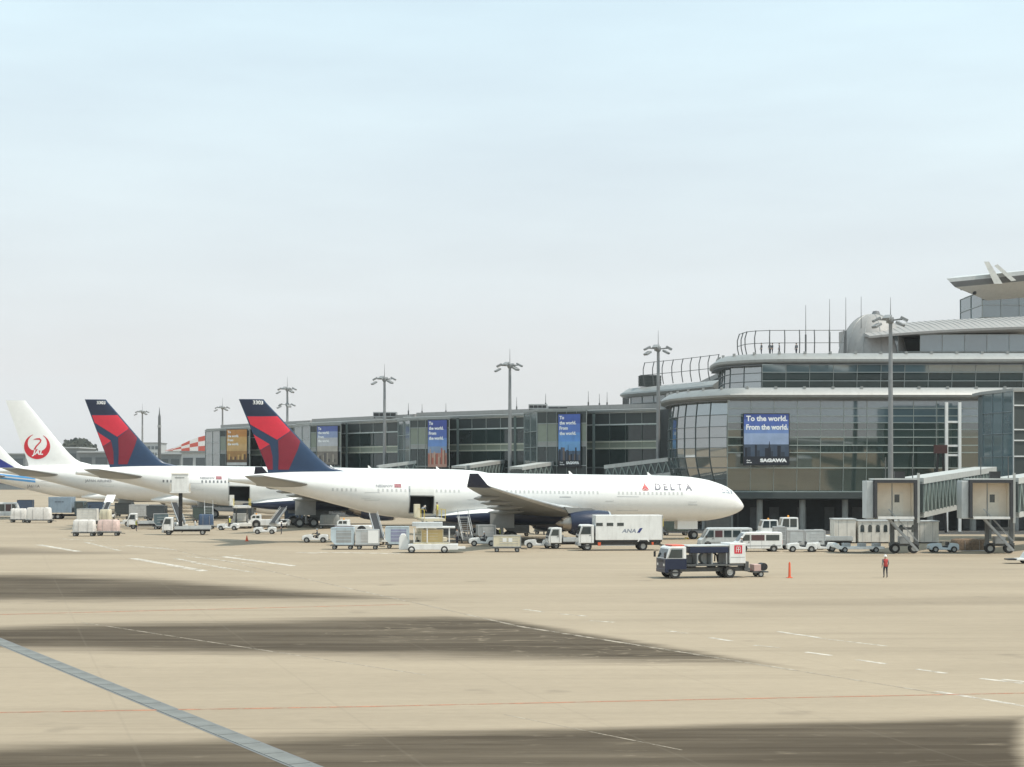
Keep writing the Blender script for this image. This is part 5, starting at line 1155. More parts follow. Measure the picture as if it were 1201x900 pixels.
# --- cargo loaders at the open holds
def loader(px, py, rz, zp, label, m):
    T = thing('cargo_loader', label, 'loader', G(px, py), rz); L = 6.5
    MB().box(-L/2, L/2, -1.3, 1.3, .35, .8).build('chassis', m, T, bevel=.03)
    for x in (-2.3, 2.3):
        for s in (-1, 1): wheel(T, x, s*1.2, .36, .28)
    for s in (-1, 1):
        for a, b in (((-1.6, .85), (1.6, zp - .3)), ((1.6, .85), (-1.6, zp - .3))): MB().beam((a[0], s*.8, a[1]), (b[0], s*.8, b[1]), .16).build('scissor_arm', steel, T)
    MB().box(-2.6, 2.6, -1.25, 1.25, zp - .28, zp).build('platform', m, T, bevel=.02)
    for x in (-2.4, -1.2, 0, 1.2, 2.4): MB().tube([(x, -1.1, zp + .03), (x, 1.1, zp + .03)], .05, 6).build('roller', galv, T)
    for s in (-1, 1):
        for x in (-2.5, 0, 2.5): MB().box(x - .03, x + .03, s*1.22 - .03, s*1.22 + .03, zp, zp + 1.05).build('guard_post', yellow, T)
        MB().tube([(-2.5, s*1.22, zp + 1.05), (2.5, s*1.22, zp + 1.05)], .03, 6).build('guard_rail', yellow, T)
    MB().box(1.9, 2.55, 1.0, 1.7, zp + .0, zp + 1.6).build('operator_stand', m, T, bevel=.03)
    MB().box(2.7, 4.3, -1.2, 1.2, 1.0, 1.22).build('front_deck', m, T); MB().box(2.75, 4.2, -1.1, 1.1, 1.25, 2.1).build('engine_cover', m, T, bevel=.05)
    return T
# ramps stand square to the jets' sides
HD = math.degrees(HEAD)
def at_jet(jet, k, aft, off):           # a spot beside a jet: metres aft of its nose and to starboard of its side
    n = Vector((jet.location.x, jet.location.y, 0)); u = Vector((U[0], U[1], 0)); r = Vector((U[1], -U[0], 0)); return n - u*aft*k + r*(2.9*k + off)
l1 = loader(480, 640, 0, 2.95, 'cream cargo loader raised to the open hold of the nose-lettered airliner', cream); l1.location = at_jet(jet1, 1, 40.6, 3.3); l1.rotation_euler = (0, 0, R(HD + 90))
l2 = loader(262, 625, 0, 3.3, 'cream and grey cargo loader at the second red-tailed airliner', offwhite); l2.location = at_jet(jet2, 1.07, 41.0, 3.3); l2.rotation_euler = (0, 0, R(HD + 90))
def belt_loader(loc, rz, label, z1=3.3, m=None):
    T = thing('belt_loader', label, 'belt loader', loc, rz); m = m or white_body
    MB().prism([(2.2,.35),(2.25,.8),(1.2,.95),(.9,.7),(-2.0,.7),(-2.0,.35)], -.85, .85).build('chassis', m, T, bevel=.04)
    for x in (-1.4, 1.4):
        for s in (-1, 1): wheel(T, x, s*.8, .33, .2)
    a, b = Vector((-2.8, .15, .75)), Vector((3.3, .15, z1)); MB().beam(a, b, .95, .22).build('conveyor_frame', greyp, T); u = (b - a).normalized(); nn = Vector((-u.z, 0, u.x))
    MB().beam(a + nn*.125, b + nn*.125, .72, .03).build('belt', black, T)
    for s in (-1, 1): MB().beam(a + nn*.3 + Vector((0, s*.5, 0)), b + nn*.3 + Vector((0, s*.5, 0)), .05).build('side_rail', alum, T)
    MB().beam((1.2, .15, .75), a.lerp(b, .66), .12).build('lift_strut', steel, T)
    MB().box(1.0, 1.5, -.82, -.35, .8, 1.15).build('seat', black, T); return T
belt_loader(at_jet(jet1, 1, 47.0, 4.6), HD + 90, 'grey belt loader reaching up behind the container train', 3.4)
belt_loader(at_jet(jet2, 1.07, 49.5, 4.2), HD + 100, 'belt loader under the tail of the second red-tailed airliner', 3.7)
belt_loader(at_jet(jet2, 1.07, 36.0, 5.0), HD + 70, 'grey belt loader above the white towing tug', 2.9)
b4 = belt_loader(at_jet(jet3, 1.17, 47.0, 4.5), HD + 78, 'belt loader with a white tilted hood under the crane-emblem airliner', 3.9)
MB().beam((1.2, .15, 2.9), (3.4, .15, 4.25), 1.6, .1).build('hood', white, b4)
# --- pushback tugs
def tug(px, py, rz, label, L=6.4, tall=False):
    T = thing('pushback_tug', label, 'tug', G(px, py), rz); x = L/2
    MB().prism([(x,.35),(x + .02,.9),(x - .3,1.2),(-x + .3,1.25),(-x,1.05),(-x,.35)], -1.25, 1.25).build('body', white_body, T, bevel=.07)
    for xx in (x - 1.25, -x + 1.25):
        for s in (-1, 1): wheel(T, xx, s*1.12, .52, .36); MB().lathe([(.62, s*1.252), (.62, s*1.262)], c=(xx, 0, .6), axis='y', n=18).build('wheel_arch', black, T)
    zc_ = 3.25 if tall else 1.95; c0, c1_ = (x - 2.9, x - .9) if tall else (x - 1.9, x - .4)
    if tall: MB().prism([(x - .3, 1.2), (x - .75, 1.75), (c0 - 1.6, 1.7), (c0 - 2.2, 1.25)], -1.15, 1.15).build('engine_cover', white_body, T, bevel=.05)
    zb_ = 1.7 if tall else 1.2
    c = MB().prism([(c1_, zb_), (c1_ + .04, zb_ + .5), (c1_ - .25, zc_), (c0 + .05, zc_), (c0, zb_)], -.95, .95).build('cab', white_body, T, bevel=.06)
    hz = zc_ - zb_
    side_panels(c, 'side_window', [(c1_ - .16, zb_ + hz*.32), (c0 + (c1_ - c0)*.5 + .06, zb_ + hz*.32), (c0 + (c1_ - c0)*.5 + .06, zc_ - .14), (c1_ - .30, zc_ - .14)], .952, carglass, .012); side_panels(c, 'side_window', [(c0 + (c1_ - c0)*.5 - .06, zb_ + hz*.32), (c0 + .2, zb_ + hz*.32), (c0 + .2, zc_ - .14), (c0 + (c1_ - c0)*.5 - .06, zc_ - .14)], .952, carglass, .012)
    MB().add([(c1_ + .03, -.8, zb_ + .52), (c1_ + .03, .8, zb_ + .52), (c1_ - .2, .75, zc_ - .1), (c1_ - .2, -.75, zc_ - .1)], [(0,1,2,3)]).build('windscreen', carglass, c)
    MB().lathe([(.12, 0), (.12, .18), (.04, .24)], c=((c0 + c1_)/2, 0, zc_), n=10).build('beacon', mat('beacon_amber', (.7,.3,.05), .3), T)
    MB().box(x - .02, x + .18, -.5, .5, .42, .62).build('tow_coupling', steel, T); MB().box(-x - .18, -x + .02, -.5, .5, .42, .62).build('tow_coupling', steel, T); return T
tug(316, 619, 184, 'long low white towing tug between the two red-tailed airliners', 6.2)
tug(939, 641, 181, 'high-cab white pushback tug rising behind the silver containers', 6.6, tall=True)
tug(908, 638, 183, 'lower white pushback tug partly hidden by the high-cab tug', 5.2, tall=True).scale = (1, 1, .86)
tug(415, 627, 176, 'low grey-white tug under the tail of the nose-lettered airliner', 5.0)
# --- dark service stands and carts under the wing
def steps(loc, rz, label, h=3.6, m=None):
    T = thing('mobile_steps', label, 'steps', loc, rz); n = 11; m = m or greyp
    for s in (-1, 1):
        MB().beam((-1.9, s*.6, .4), (1.3, s*.6, h), .1, .22).build('stringer', m, T); MB().beam((-1.9, s*.62, 1.3), (1.3, s*.62, h + .95), .05).build('handrail', m, T); MB().beam((1.2, s*.55, .4), (1.2, s*.55, h), .1).build('leg', m, T)
        for i in range(4): q = i/3; MB().beam((-1.9 + 3.2*q, s*.62, .4 + (h - .4)*q), (-1.9 + 3.2*q, s*.62, 1.3 + (h - .35)*q), .04).build('baluster', m, T)
    for i in range(n): q = (i + .5)/n; MB().box(-1.9 + 3.2*q - .14, -1.9 + 3.2*q + .14, -.55, .55, .4 + (h - .4)*q - .03, .4 + (h - .4)*q + .01).build('tread', galv, T)
    MB().box(1.2, 2.3, -.65, .65, h - .06, h + .02).build('platform', m, T); MB().box(-2.0, 1.6, -.7, .7, .3, .42).build('base', steel, T)
    for x in (-1.6, 1.3):
        for s in (-1, 1): wheel(T, x, s*.66, .22, .14)
    return T
steps(at_jet(jet1, 1, 36.5, 2.6), HD + 90, 'grey wheeled steps beside the open hold of the nose-lettered airliner', 3.0)
steps(at_jet(jet2, 1.07, 45.5, 3.4), HD + 90, 'grey wheeled steps beneath the small windows of the second red-tailed airliner', 3.2)
p = at_jet(jet1, 1, 34.5, 5.2); dolly(p, HD, 'dolly under the grey trapezoid container', L=2.2); container(p, HD, 'grey trapezoid container under the near wing', L=2.0, h=1.6, body=greyp, panel=silver)
p = at_jet(jet1, 1, 51, 5.5); dolly(p, HD, 'dolly under the dull purple container', L=2.2); container(p, HD, 'dull purple container behind the container train', L=2.0, h=1.6, body=mat('dull_purple', (.22,.18,.24), .6, dirt=.3), panel=mat('dull_purple', (.22,.18,.24)))
p = at_jet(jet2, 1.07, 46, 7.5); dolly(p, HD, 'dolly under the blue canvas load', L=2.4); covered_load(p, HD, 'blue canvas covered load behind the raised-cabin truck', mat('canvas_blue', (.05,.085,.15), .7, bump=.4, scale=4), L=2.1, h=1.6)
p = at_jet(jet2, 1.07, 52, 6.5); dolly(p, HD, 'dolly under the dark teal container', L=2.4); container(p, HD, 'dark teal container behind the empty flatbed truck', L=2.1, h=1.7, body=mat('dull_teal', (.09,.13,.145), .6, dirt=.3), panel=mat('dull_teal', (.09,.13,.145)))
# brown cargo nets
p = G(1136, 646); T = covered_load(p, 8, 'heap of brown netted cargo between the boarding bridge bogies', mat('net_brown', (.22,.16,.11), .9, bump=.6, scale=6, var=.4), L=3.6, wd=1.8, h=1.25, z=.0)
# --- white portable cabins behind the near bridge
def cabin(px, py, wx, h, label, win=0):
    T = thing('portable_cabin', label, 'cabin', G(px, py), 0); B = MB().box(-wx/2, wx/2, 0, 2.6, .15, h).build('wall', offwhite, T, bevel=.02)
    MB().box(-wx/2 - .08, wx/2 + .08, -.08, 2.68, h, h + .14).build('roof', ltgrey, T); MB().box(-wx/2 + .1, wx/2 - .1, .1, 2.5, 0, .15).build('base', steel, T)
    for i in range(win):
        x = -wx/2 + (i + .5)*wx/win; w_ = MB(); w_.prism([(x - .22, h*.52), (x + .22, h*.52), (x + .22, h*.78), (x + .12, h*.85), (x - .12, h*.85), (x - .22, h*.78)], -.03, -.004); w_.build('window', carglass, B)
    for x in np.arange(-wx/2 + .5, wx/2 - .2, 1.0): MB().box(x - .02, x + .02, -.015, 0, .2, h - .05).build('wall_seam', greyp, B)
    return T
cabin(991, 637.5, 2.5, 2.75, 'narrow white cabin beside the lower white pickup'); cabin(1025, 637.5, 3.6, 2.55, 'white cabin with a row of arched windows behind the bridge steps', 4); cabin(1064, 637.5, 2.9, 2.55, 'white cabin with two arched windows behind the bridge bogie', 2); cabin(1090, 637.5, 2.2, 2.5, 'plain white cabin beside the pale blue tractor')
# --- cones
def cone(px, py, label, post=False):
    T = thing('traffic_post' if post else 'traffic_cone', label, 'cone', G(px, py))
    MB().box(-.22, .22, -.22, .22, 0, .05).build('base', orange, T, bevel=.02)
    if post: MB().lathe([(.13, .05), (.1, .15), (.075, 1.15), (.03, 1.25)], n=12).build('post', orange, T, smooth=30)
    else: MB().lathe([(.18, .05), (.03, .72)], n=14).build('cone', orange, T, smooth=30); MB().lathe([(.134, .25), (.088, .44)], n=14).build('reflective_band', orange if post else white_body, T, smooth=30)
    return T
cone(926, 678, 'slim orange post standing alone behind the fuel truck', True); cone(289.5, 635, 'orange cone beside a baggage tractor near the second red-tailed airliner')
# right-edge vehicle nose
T = thing('equipment_trailer', 'low black and white equipment trailer cut off by the right of the apron', 'trailer', G(1210, 661), 178)
MB().prism([(1.6,.3),(1.5,.45),(.9,.5),(.6,.95),(.2,1.3),(-2.5,1.3),(-2.5,.3)], -.8, .8).build('body', white_body, T, bevel=.04); MB().prism([(2.3,.32),(2.3,.42),(1.0,.47),(1.0,.32)], -.75, .75).build('nose_plate', black, T)
for x in (-1.6, .6):
    for s in (-1, 1): wheel(T, x, s*.72, .28, .18)
# ------------------------------------------------------------------ boarding bridges
bridge_grey = mat('bridge_grey', (.30,.33,.33), .5, .1, var=.1, dirt=.3); bridge_lt = mat('bridge_light', (.46,.47,.45), .5, var=.08, dirt=.25); truss_m = mat('truss_green_grey', (.24,.29,.27), .5); hoodm = mat('hood_black', (.05,.05,.055), .8)
def tunnel(T, a, b, wd, hgt, truss=True):
    a, b = Vector(a), Vector(b); d = (b - a); L = d.length; u = d.normalized(); sx = u.cross(Vector((0,0,1))).normalized(); up = sx.cross(u)
    P = lambda t, s, z: a + u*t + sx*(s*wd/2) + up*z
    c = MB(); c.loft([[P(t, s, z) for s, z in ((-.94,.12),(.94,.12),(.94,hgt-.1),(-.94,hgt-.1))] for t in (0, L)]); c.build('tunnel_wall', mat('tunnel_inner', (.07,.085,.085), .5), T)
    for z, hh_ in ((0, .55), (hgt - .32, .62)):
        m = MB(); m.loft([[P(t, s, zz) for s, zz in ((-1.03, z), (1.03, z), (1.03, z + hh_), (-1.03, z + hh_))] for t in (0, L)]); m.build('tunnel_floor' if z == 0 else 'tunnel_roof', bridge_lt, T)
    n = max(3, int(L / 1.5))
    for s in (-1, 1):
        for i in range(n):
            t0, t1 = L*i/n, L*(i + 1)/n
            MB().beam(P(t0, s, .5), P((t0 + t1)/2, s, hgt - .3), .16).build('truss_diagonal', truss_m, T); MB().beam(P((t0 + t1)/2, s, hgt - .3), P(t1, s, .5), .16).build('truss_diagonal', truss_m, T)
def bridge(px, D, rz, tpx, tD, tz, label, bog=True):
    loc_ = XY(px, D); T = thing('boarding_bridge', label, 'boarding bridge', (*loc_, 0), rz); Minv = Matrix.Rotation(-R(rz), 4, 'Z') @ Matrix.Translation((-loc_[0], -loc_[1], 0))
    z0, z1 = Z(606.5, D), Z(566.5, D); w_ = 1.85
    # cab: open mouth towards -Y
    sh = MB(); sh.box(-w_, w_, .0, 3.8, z0 - .25, z0); sh.box(-w_, w_, 0, 3.8, z1, z1 + .25); sh.box(-w_ - .12, -w_, 0, 3.8, z0 - .25, z1 + .25); sh.box(w_, w_ + .12, 0, 3.8, z0 - .25, z1 + .25); C = sh.build('cab_shell', bridge_grey, T)
    MB().box(-w_, w_, 1.35, 1.5, z0, z1).build('cab_partition', beige, C)
    dr = MB().box(-.05, 1.0, 1.28, 1.35, z0 + .02, z0 + 2.5).build('cab_door', mat('door_cream', (.70,.64,.54), .5), C); MB().box(.12, .62, 1.255, 1.28, z0 + 1.45, z0 + 2.25).build('door_window', carglass, dr)
    MB().box(-.16, -.08, 1.27, 1.35, z0, z1).build('door_jamb', greyp, C)
    MB().box(-w_ + .02, w_ - .02, .02, 1.3, z1 - .05, z1 - .01).build('ceiling_panel', beige, C)
    for s in (-1, 1): MB().box(s*(w_ - .05) - .03, s*(w_ - .05) + .03, .02, 1.3, z0 + .01, z1 - .06).build('side_lining', beige, C)
    MB().box(-w_ + .05, w_ - .05, -.55, .05, z0 - .2, z0 + .04).build('floor_lip', mat('lip_white', (.74,.73,.70), .5), C)
    hd = MB(); o, i_ = w_ + .28, w_ - .0
    for y0, y1, g_ in ((-.45, -.2, .0), (-.2, .0, .08)):
        hd.box(-o - g_, -i_, y0, y1, z0 - .1, z1 + .3); hd.box(i_, o + g_, y0, y1, z0 - .1, z1 + .3); hd.box(-i_, i_, y0, y1, z1 + .0, z1 + .3)
    hd.build('canopy_hood', hoodm, C)
    MB().box(-w_ - .25, w_ + .3, -.3, 3.9, z1 + .31, z1 + .44).build('cab_roof', mat('cab_roof_pale', (.62,.62,.58), .5), T)
    MB().box(-w_ - 1.0, -w_ - .13, .1, 3.2, z0 - .2, z1 + .2).build('operator_console', ltgrey, T, bevel=.05)
    MB().box(.1, 1.1, .8, 1.6, z1 + .45, z1 + 1.15).build('air_unit', black, T); MB().tube([(-.9, .5, z1 + .45), (-.9, .5, z1 + 2.6)], .05, 6).build('rod', steel, T); MB().tube([(1.8, .4, z1 + .45), (1.8, .4, z1 + 2.7)], .05, 6).build('rod', steel, T)
    MB().box(w_ + .32, w_ + .55, -.25, .0, z0 - .6, z1 + 1.0).build('corner_post', bridge_lt, T)
    # tunnel to the terminal side
    b = Minv @ Vector((*XY(tpx, tD), tz)); tunnel(T, (w_ + .1, 2.2, z0 - .1), b, 2.6, z1 - z0 + .3)
    # lift columns and bogie under the tunnel
    q = Vector((w_ - .6, 2.4, 0))
    for s in (-1, 1): MB().box(q.x + s*1.2 - .2, q.x + s*1.2 + .2, q.y - .2, q.y + .2, .9, z0 + .8).build('lift_column', steel, T)
    MB().box(q.x - 1.5, q.x + 1.5, q.y - .3, q.y + .3, .72, 1.05).build('bogie_beam', steel, T); MB().box(q.x - .5, q.x + .5, q.y - .8, q.y + .8, 1.0, 1.7).build('drive_box', greyp, T)
    for s in (-1, 1):
        for dy in (-.35, .35): wheel(T, q.x + s*.95, q.y + dy, .5, .3)
    MB().box(q.x - 1.2, q.x + 1.2, q.y - .25, q.y + .25, 2.4, 2.65).build('cross_beam', steel, T)
    # service stair
    st_ = thing  # stair is part of the bridge
    for s in (-.35, .35): MB().beam((-.6, -.1 + .6 + s, z0 - .2), (2.3, .5 + s, .35), .08, .22).build('stair_stringer', galv, T)
    for i in range(10): t = (i + .5)/10; MB().box(-.6 + 2.9*t - .13, -.6 + 2.9*t + .13, .16, .84, z0 - .2 - (z0 - .55)*t - .02, z0 - .2 - (z0 - .55)*t + .02).build('stair_tread', galv, T)
    for s in (-.38, .38): MB().beam((-.6, .5 + s, z0 + .8), (2.3, .5 + s, 1.3), .05).build('stair_rail', galv, T)
    return T
bridge(1050, 168, -4, 1156, 199, 4.9, 'grey boarding bridge with its zigzag trussed tunnel in full view')
bridge(1162, 168, -6, 1290, 196, 5.2, 'grey boarding bridge in front of the blue glass stair tower')
# fixed walkways along the pier, seen over the fuselages
def walkway(a, b, z, label):
    A, B_ = Vector((*XY(*a), 0)), Vector((*XY(*b), 0)); T = thing('fixed_walkway', label, 'walkway', A); d = B_ - A
    tunnel(T, (0, 0, z), (d.x, d.y, z + 1.2), 2.6, 2.6)
    for q in (.06, .94): p = d*q; MB().box(p.x - .35, p.x + .35, p.y - .35, p.y + .35, 0, z + .2).build('support', concw, T)
walkway((716, 272), (793, 262), 6.6, 'enclosed boarding walkway rising to where pier and terminal meet'); walkway((606, 285), (655, 296), 6.4, 'enclosed boarding walkway below the tall blue skyline poster'); walkway((538, 300), (585, 318), 6.6, 'enclosed boarding walkway between the two gate towers'); walkway((445, 320), (500, 322), 6.8, 'enclosed boarding walkway below the red rooftop poster')

# ------------------------------------------------------------------ parked equipment along the foot of the pier
rs = random.Random(4)
def Dpier(px): return float(np.interp(px, [240, 348, 474, 622, 792], [421, 380, 335, 313, 286]))
dkt = mat('equipment_dark', (.06,.07,.075), .6, dirt=.3); dkg = mat('equipment_green', (.06,.085,.075), .6, dirt=.3)
SPOTS = [(352,'dark grey'),(366,'grey-green'),(382,'dark grey'),(402,'silver'),(424,'dark grey'),(447,'grey-green'),(470,'silver'),(497,'dark grey'),(512,'grey-green'),(529,'dark grey'),(546,'silver'),(563,'dark grey'),(584,'grey-green'),(604,'dark grey'),(625,'silver'),(646,'dark grey'),(664,'grey-green'),(772,'dark grey'),(788,'silver'),(806,'dark grey')]
for i, (px, c) in enumerate(SPOTS):
    D = Dpier(px) - 8 - rs.uniform(0, 6); p = Vector((*XY(px, D), 0)); m_ = {'dark grey': dkt, 'grey-green': dkg, 'silver': silver}[c]; rz = rs.uniform(-12, 12)
    dolly(p, rz, 'dark wheeled dolly under a container at the foot of the pier', 'dollies parked along the pier', L=4.4, wd=2.2); container(p, rz, c + ' container parked along the foot of the pier', c + ' containers along the pier', L=4.0, wd=2.1, h=2.3, body=m_, panel=m_ if c != 'silver' else greyp, frame=steel, cut=(i % 3 == 0))

# ------------------------------------------------------------------ further equipment crowding the stands on the left and under the wings
blu = mat('equipment_blue', (.045,.075,.13), .55, dirt=.3)
for px, py, rz, lab, kind, m_ in [
    (112, 604, 4, 'dark blue container under the fuselage of the crane-emblem airliner', 'c', blu), (146, 606, -5, 'dark grey container beside the hooded belt loader', 'c', dkt),
    (163, 609, 3, 'silver container behind the empty flatbed truck', 'c', silver), (184, 611, -3, 'dark container half hidden by the raised-cabin truck', 'c', dkt),
    (238, 613, 5, 'grey-green container beneath the small windows of the second red-tailed airliner', 'c', dkg), (286, 611, -4, 'dark grey container ahead of the grey and cream loader', 'c', dkt),
    (345, 613, 6, 'blue container by the wheels of the second red-tailed airliner', 'c', blu), (387, 620, 2, 'grey bagged load under the tail of the nose-lettered airliner', 'l', mat('bag_grey', (.25,.26,.25), .8, bump=.5, scale=5)),
    (376, 614, -6, 'dark container behind the low grey-white tug', 'c', dkt), (548, 627, 4, 'brown netted load behind the wheels of the nose-lettered airliner', 'l', mat('net_dark', (.12,.10,.08), .9, bump=.5, scale=5)),
    (524, 631, -3, 'dark container beside the wheeled steps', 'c', dkt), (606, 629, 3, 'dark grey container under the engine of the nose-lettered airliner', 'c', dkt), (641, 627, -4, 'grey-green container under the engine of the nose-lettered airliner', 'c', dkg), (30, 601, 5, 'blue container between the minibus and the covered loads', 'c', blu), (792, 628, 3, 'grey-green container beneath the nose of the nose-lettered airliner', 'c', dkg), (842, 629, 2, 'dark container behind the longer silver-white van', 'c', dkt)]:
    p = G(px, py); dolly(p, rz, 'dark dolly carrying the ' + lab, L=3.4, wd=2.0)
    if kind == 'c': container(p, rz, lab, L=3.1, wd=1.9, h=2.0, body=m_, panel=m_, frame=steel if m_ is not silver else alum, cut=(px % 2 == 0))
    else: covered_load(p, rz, lab, m_, L=2.9, wd=1.7, h=1.5)
for src, px, py, rz, lab in ((TR[0], 268, 622, 176, 'white baggage tractor in front of the grey and cream loader'), (TR[0], 142, 617, 4, 'white baggage tractor behind the pink wrapped load'), (TR[0], 548, 634.5, 170, 'white baggage tractor half hidden behind the beige cart row')): dup(src, G(px, py), rz, lab)
chock = mat('chock_yellow', (.60,.42,.04), .6)
def at_jet_c(jet, k, aft, lat):
    n = Vector((jet.location.x, jet.location.y, 0)); u = Vector((U[0], U[1], 0)); r = Vector((U[1], -U[0], 0)); return n - u*aft*k + r*lat*k
for aft, lat in ((5.85, 0), (7.5, 0), (30.1, 5.34), (33.95, 5.34)):
    T = thing('wheel_chock', 'yellow chock at a %s wheel of the nose-lettered airliner' % ('nose' if aft < 10 else 'main'), 'chock', at_jet_c(jet1, 1, aft, lat), HD, 'wheel chocks of the nose-lettered airliner'); MB().prism([(-.18,0),(.18,0),(.05,.22),(-.05,.22)], -.5, .5).build('block', chock, T); MB().tube([(0,-.5,.1),(0,-.8,.06),(.1,-1.0,.03)], .02, 5).build('rope', orange, T)
# ------------------------------------------------------------------ people
skin = mat('skin', (.50,.33,.24), .6); hair = mat('hair_dark', (.02,.016,.014), .7)
PM = {}
def person_mesh(key, pose, top, trousers, vest=None):
    v, r, e = [], [], []
    def n(p, rad, par=None):
        v.append(p); r.append(rad)
        if par is not None: e.append((par, len(v) - 1))
        return len(v) - 1
    if pose == 'stand':
        pel = n((0,0,.95), .15); sp = n((0,0,1.15), .135, pel); ch = n((.01,0,1.34), .155, sp); nk = n((0,0,1.50), .062, ch); hd = n((.015,0,1.60), .092, nk); ht = n((.01,0,1.71), .085, hd)
        for s in (-1, 1):
            sh = n((0, s*.19, 1.42), .07, ch); el = n((-.02, s*.25, 1.14), .05, sh); wr = n((.10, s*.24, .92), .036, el); pa = n((.13, s*.235, .85), .04, wr); n((.16, s*.23, .77), .022, pa); n((.18, s*.20, .82), .013, wr)
            hp = n((0, s*.10, .88), .10, pel); kn = n((.02 + .03*s, s*.11, .50), .066, hp); an = n((-.02 + .04*s, s*.11, .10), .045, kn); n((.13 + .04*s, s*.125, .045), .042, an)
        z0, z1 = .90, 1.5
    elif pose == 'sit':                         # origin at the seat's foot level
        pel = n((0,0,.12), .15); sp = n((-.02,0,.33), .135, pel); ch = n((0,0,.52), .155, sp); nk = n((.02,0,.68), .062, ch); hd = n((.04,0,.78), .092, nk); ht = n((.04,0,.89), .085, hd)
        for s in (-1, 1):
            sh = n((0, s*.19, .60), .07, ch); el = n((.14, s*.25, .36), .05, sh); wr = n((.36, s*.18, .44), .036, el); pa = n((.43, s*.16, .46), .04, wr); n((.48, s*.12, .45), .022, pa); n((.44, s*.1, .50), .013, wr)
            hp = n((.03, s*.10, .10), .10, pel); kn = n((.42, s*.12, .13), .068, hp); an = n((.46, s*.12, -.05), .045, kn)
        z0, z1 = .16, .66
    else:                                       # bending forward
        pel = n((0,0,.93), .15); sp = n((.16,0,1.08), .135, pel); ch = n((.34,0,1.17), .155, sp); nk = n((.50,0,1.22), .062, ch); hd = n((.60,0,1.26), .092, nk); ht = n((.70,0,1.31), .085, hd)
        for s in (-1, 1):
            sh = n((.40, s*.19, 1.17), .07, ch); el = n((.50, s*.23, .93), .05, sh); wr = n((.68, s*.17, .80), .036, el); pa = n((.74, s*.16, .77), .04, wr); n((.80, s*.14, .73), .022, pa); n((.78, s*.1, .79), .013, wr)
            hp = n((0, s*.10, .88), .10, pel); kn = n((.06, s*.12, .50), .066, hp); an = n((-.04, s*.12, .10), .045, kn); n((.11, s*.13, .045), .042, an)
        z0, z1 = .98, 1.6
    me = bpy.data.meshes.new('body'); me.from_pydata(v, e, []); o = bpy.data.objects.new('body', me); COL.objects.link(o)
    sk = o.modifiers.new('skin', 'SKIN'); sk.use_smooth_shade = True; ss = o.modifiers.new('sub', 'SUBSURF'); ss.levels = ss.render_levels = 1
    for i, rad in enumerate(r): me.skin_vertices[0].data[i].radius = (rad, rad)
    me.skin_vertices[0].data[0].use_root = True
    dg = bpy.context.evaluated_depsgraph_get(); m2 = bpy.data.meshes.new_from_object(o.evaluated_get(dg)); bpy.data.objects.remove(o)
    m2.name = key; m2.materials.clear()
    for mm in (top, trousers, skin, vest or top, black): m2.materials.append(mm)
    hpz = v[hd]; wrs = [Vector(v[i]) for i in range(len(v)) if abs(r[i] - .036) < 1e-6]
    for p in m2.polygons:
        c = p.center; d = (c - Vector(hpz)).length
        near = min((c - w_).length for w_ in wrs)
        if d < .16 or (c - Vector(v[nk])).length < .075: p.material_index = 2
        elif near < .15 and (pose != 'sit' or c.x > .3): p.material_index = 2 if near < .13 else 0
        elif c.z < .12 and pose != 'sit': p.material_index = 4
        elif (pose != 'bend' and c.z < z0) or (pose == 'bend' and c.x < .1 and c.z < 1.0): p.material_index = 1
        elif abs(c.y) < .17: p.material_index = 3
        else: p.material_index = 0
        p.use_smooth = True
    return m2, Vector(v[hd]), Vector(v[ht])
def person(loc, rz, label, key, pose='stand', top=None, trousers=None, vest=None, helmet=None, grp=None):
    if key not in PM: PM[key] = person_mesh(key, pose, top, trousers, vest)
    me, hd, ht = PM[key]; T = thing('person', label, 'person', loc, rz, grp); obj('body', me, T)
    c = (hd + ht)/2; d = (ht - hd).normalized(); M = Matrix.Translation(c + d*.035) @ d.to_track_quat('Z', 'X').to_matrix().to_4x4()
    b = MB(); b.lathe([(.118, -.01), (.116, .05), (.09, .105), (.04, .13), (.01, .135)], n=14)
    if helmet: b.lathe([(.15, -.02), (.15, .0), (.11, .005)], n=14)
    for i, q in enumerate(b.v): b.v[i] = tuple(M @ Vector(q))
    b.build('helmet' if helmet else 'hair', helmet or hair, T, smooth=50)
    f = MB().lathe([(.016,-.02),(.02,0),(.005,.03)], c=tuple(hd + Vector((.092, 0, .0))), n=6).build('nose', skin, T) ; return T
redv = mat('vest_red', (.42,.05,.045), .7); hiv = mat('vest_yellow', (.62,.62,.10), .7); navyw = mat('work_navy', (.025,.03,.05), .8); greyw = mat('work_grey', (.20,.21,.22), .8); hel = mat('helmet_white', (.78,.78,.76), .35); khaki = mat('work_khaki', (.34,.26,.13), .8)
person(G(1038.5, 678), 100, 'person in a red vest and white helmet standing alone on the open apron', 'worker_red', 'stand', greyw, navyw, redv, hel)
for i, (tr, lab) in enumerate(((TR[1], 'person in dark clothes driving the tractor ahead of the pale blue container'), (TR[2], 'person in dark clothes driving the tractor beside the beige cart'))):
    a = tr.rotation_euler.z; p = Matrix.Rotation(a, 4, 'Z') @ Vector((-.22, .0, .66)) + tr.location
    person(p, math.degrees(a), lab, 'driver', 'sit', navyw, navyw, greyw, hel)
u3 = Vector((U[0], U[1], 0)); r3 = Vector((U[1], -U[0], 0))
person(l1.location + u3*.9 + r3*-1.2 + Vector((0,0,2.98)), 160, 'person in khaki and yellow standing on the loader platform at the open hold', 'worker_khaki', 'stand', khaki, khaki, hiv, None)
person(l1.location - u3*.8 + r3*-2.0 + Vector((0,0,2.98)), 60, 'person in grey bending at the sill of the open hold', 'worker_bend', 'bend', greyw, navyw, greyw, hel)
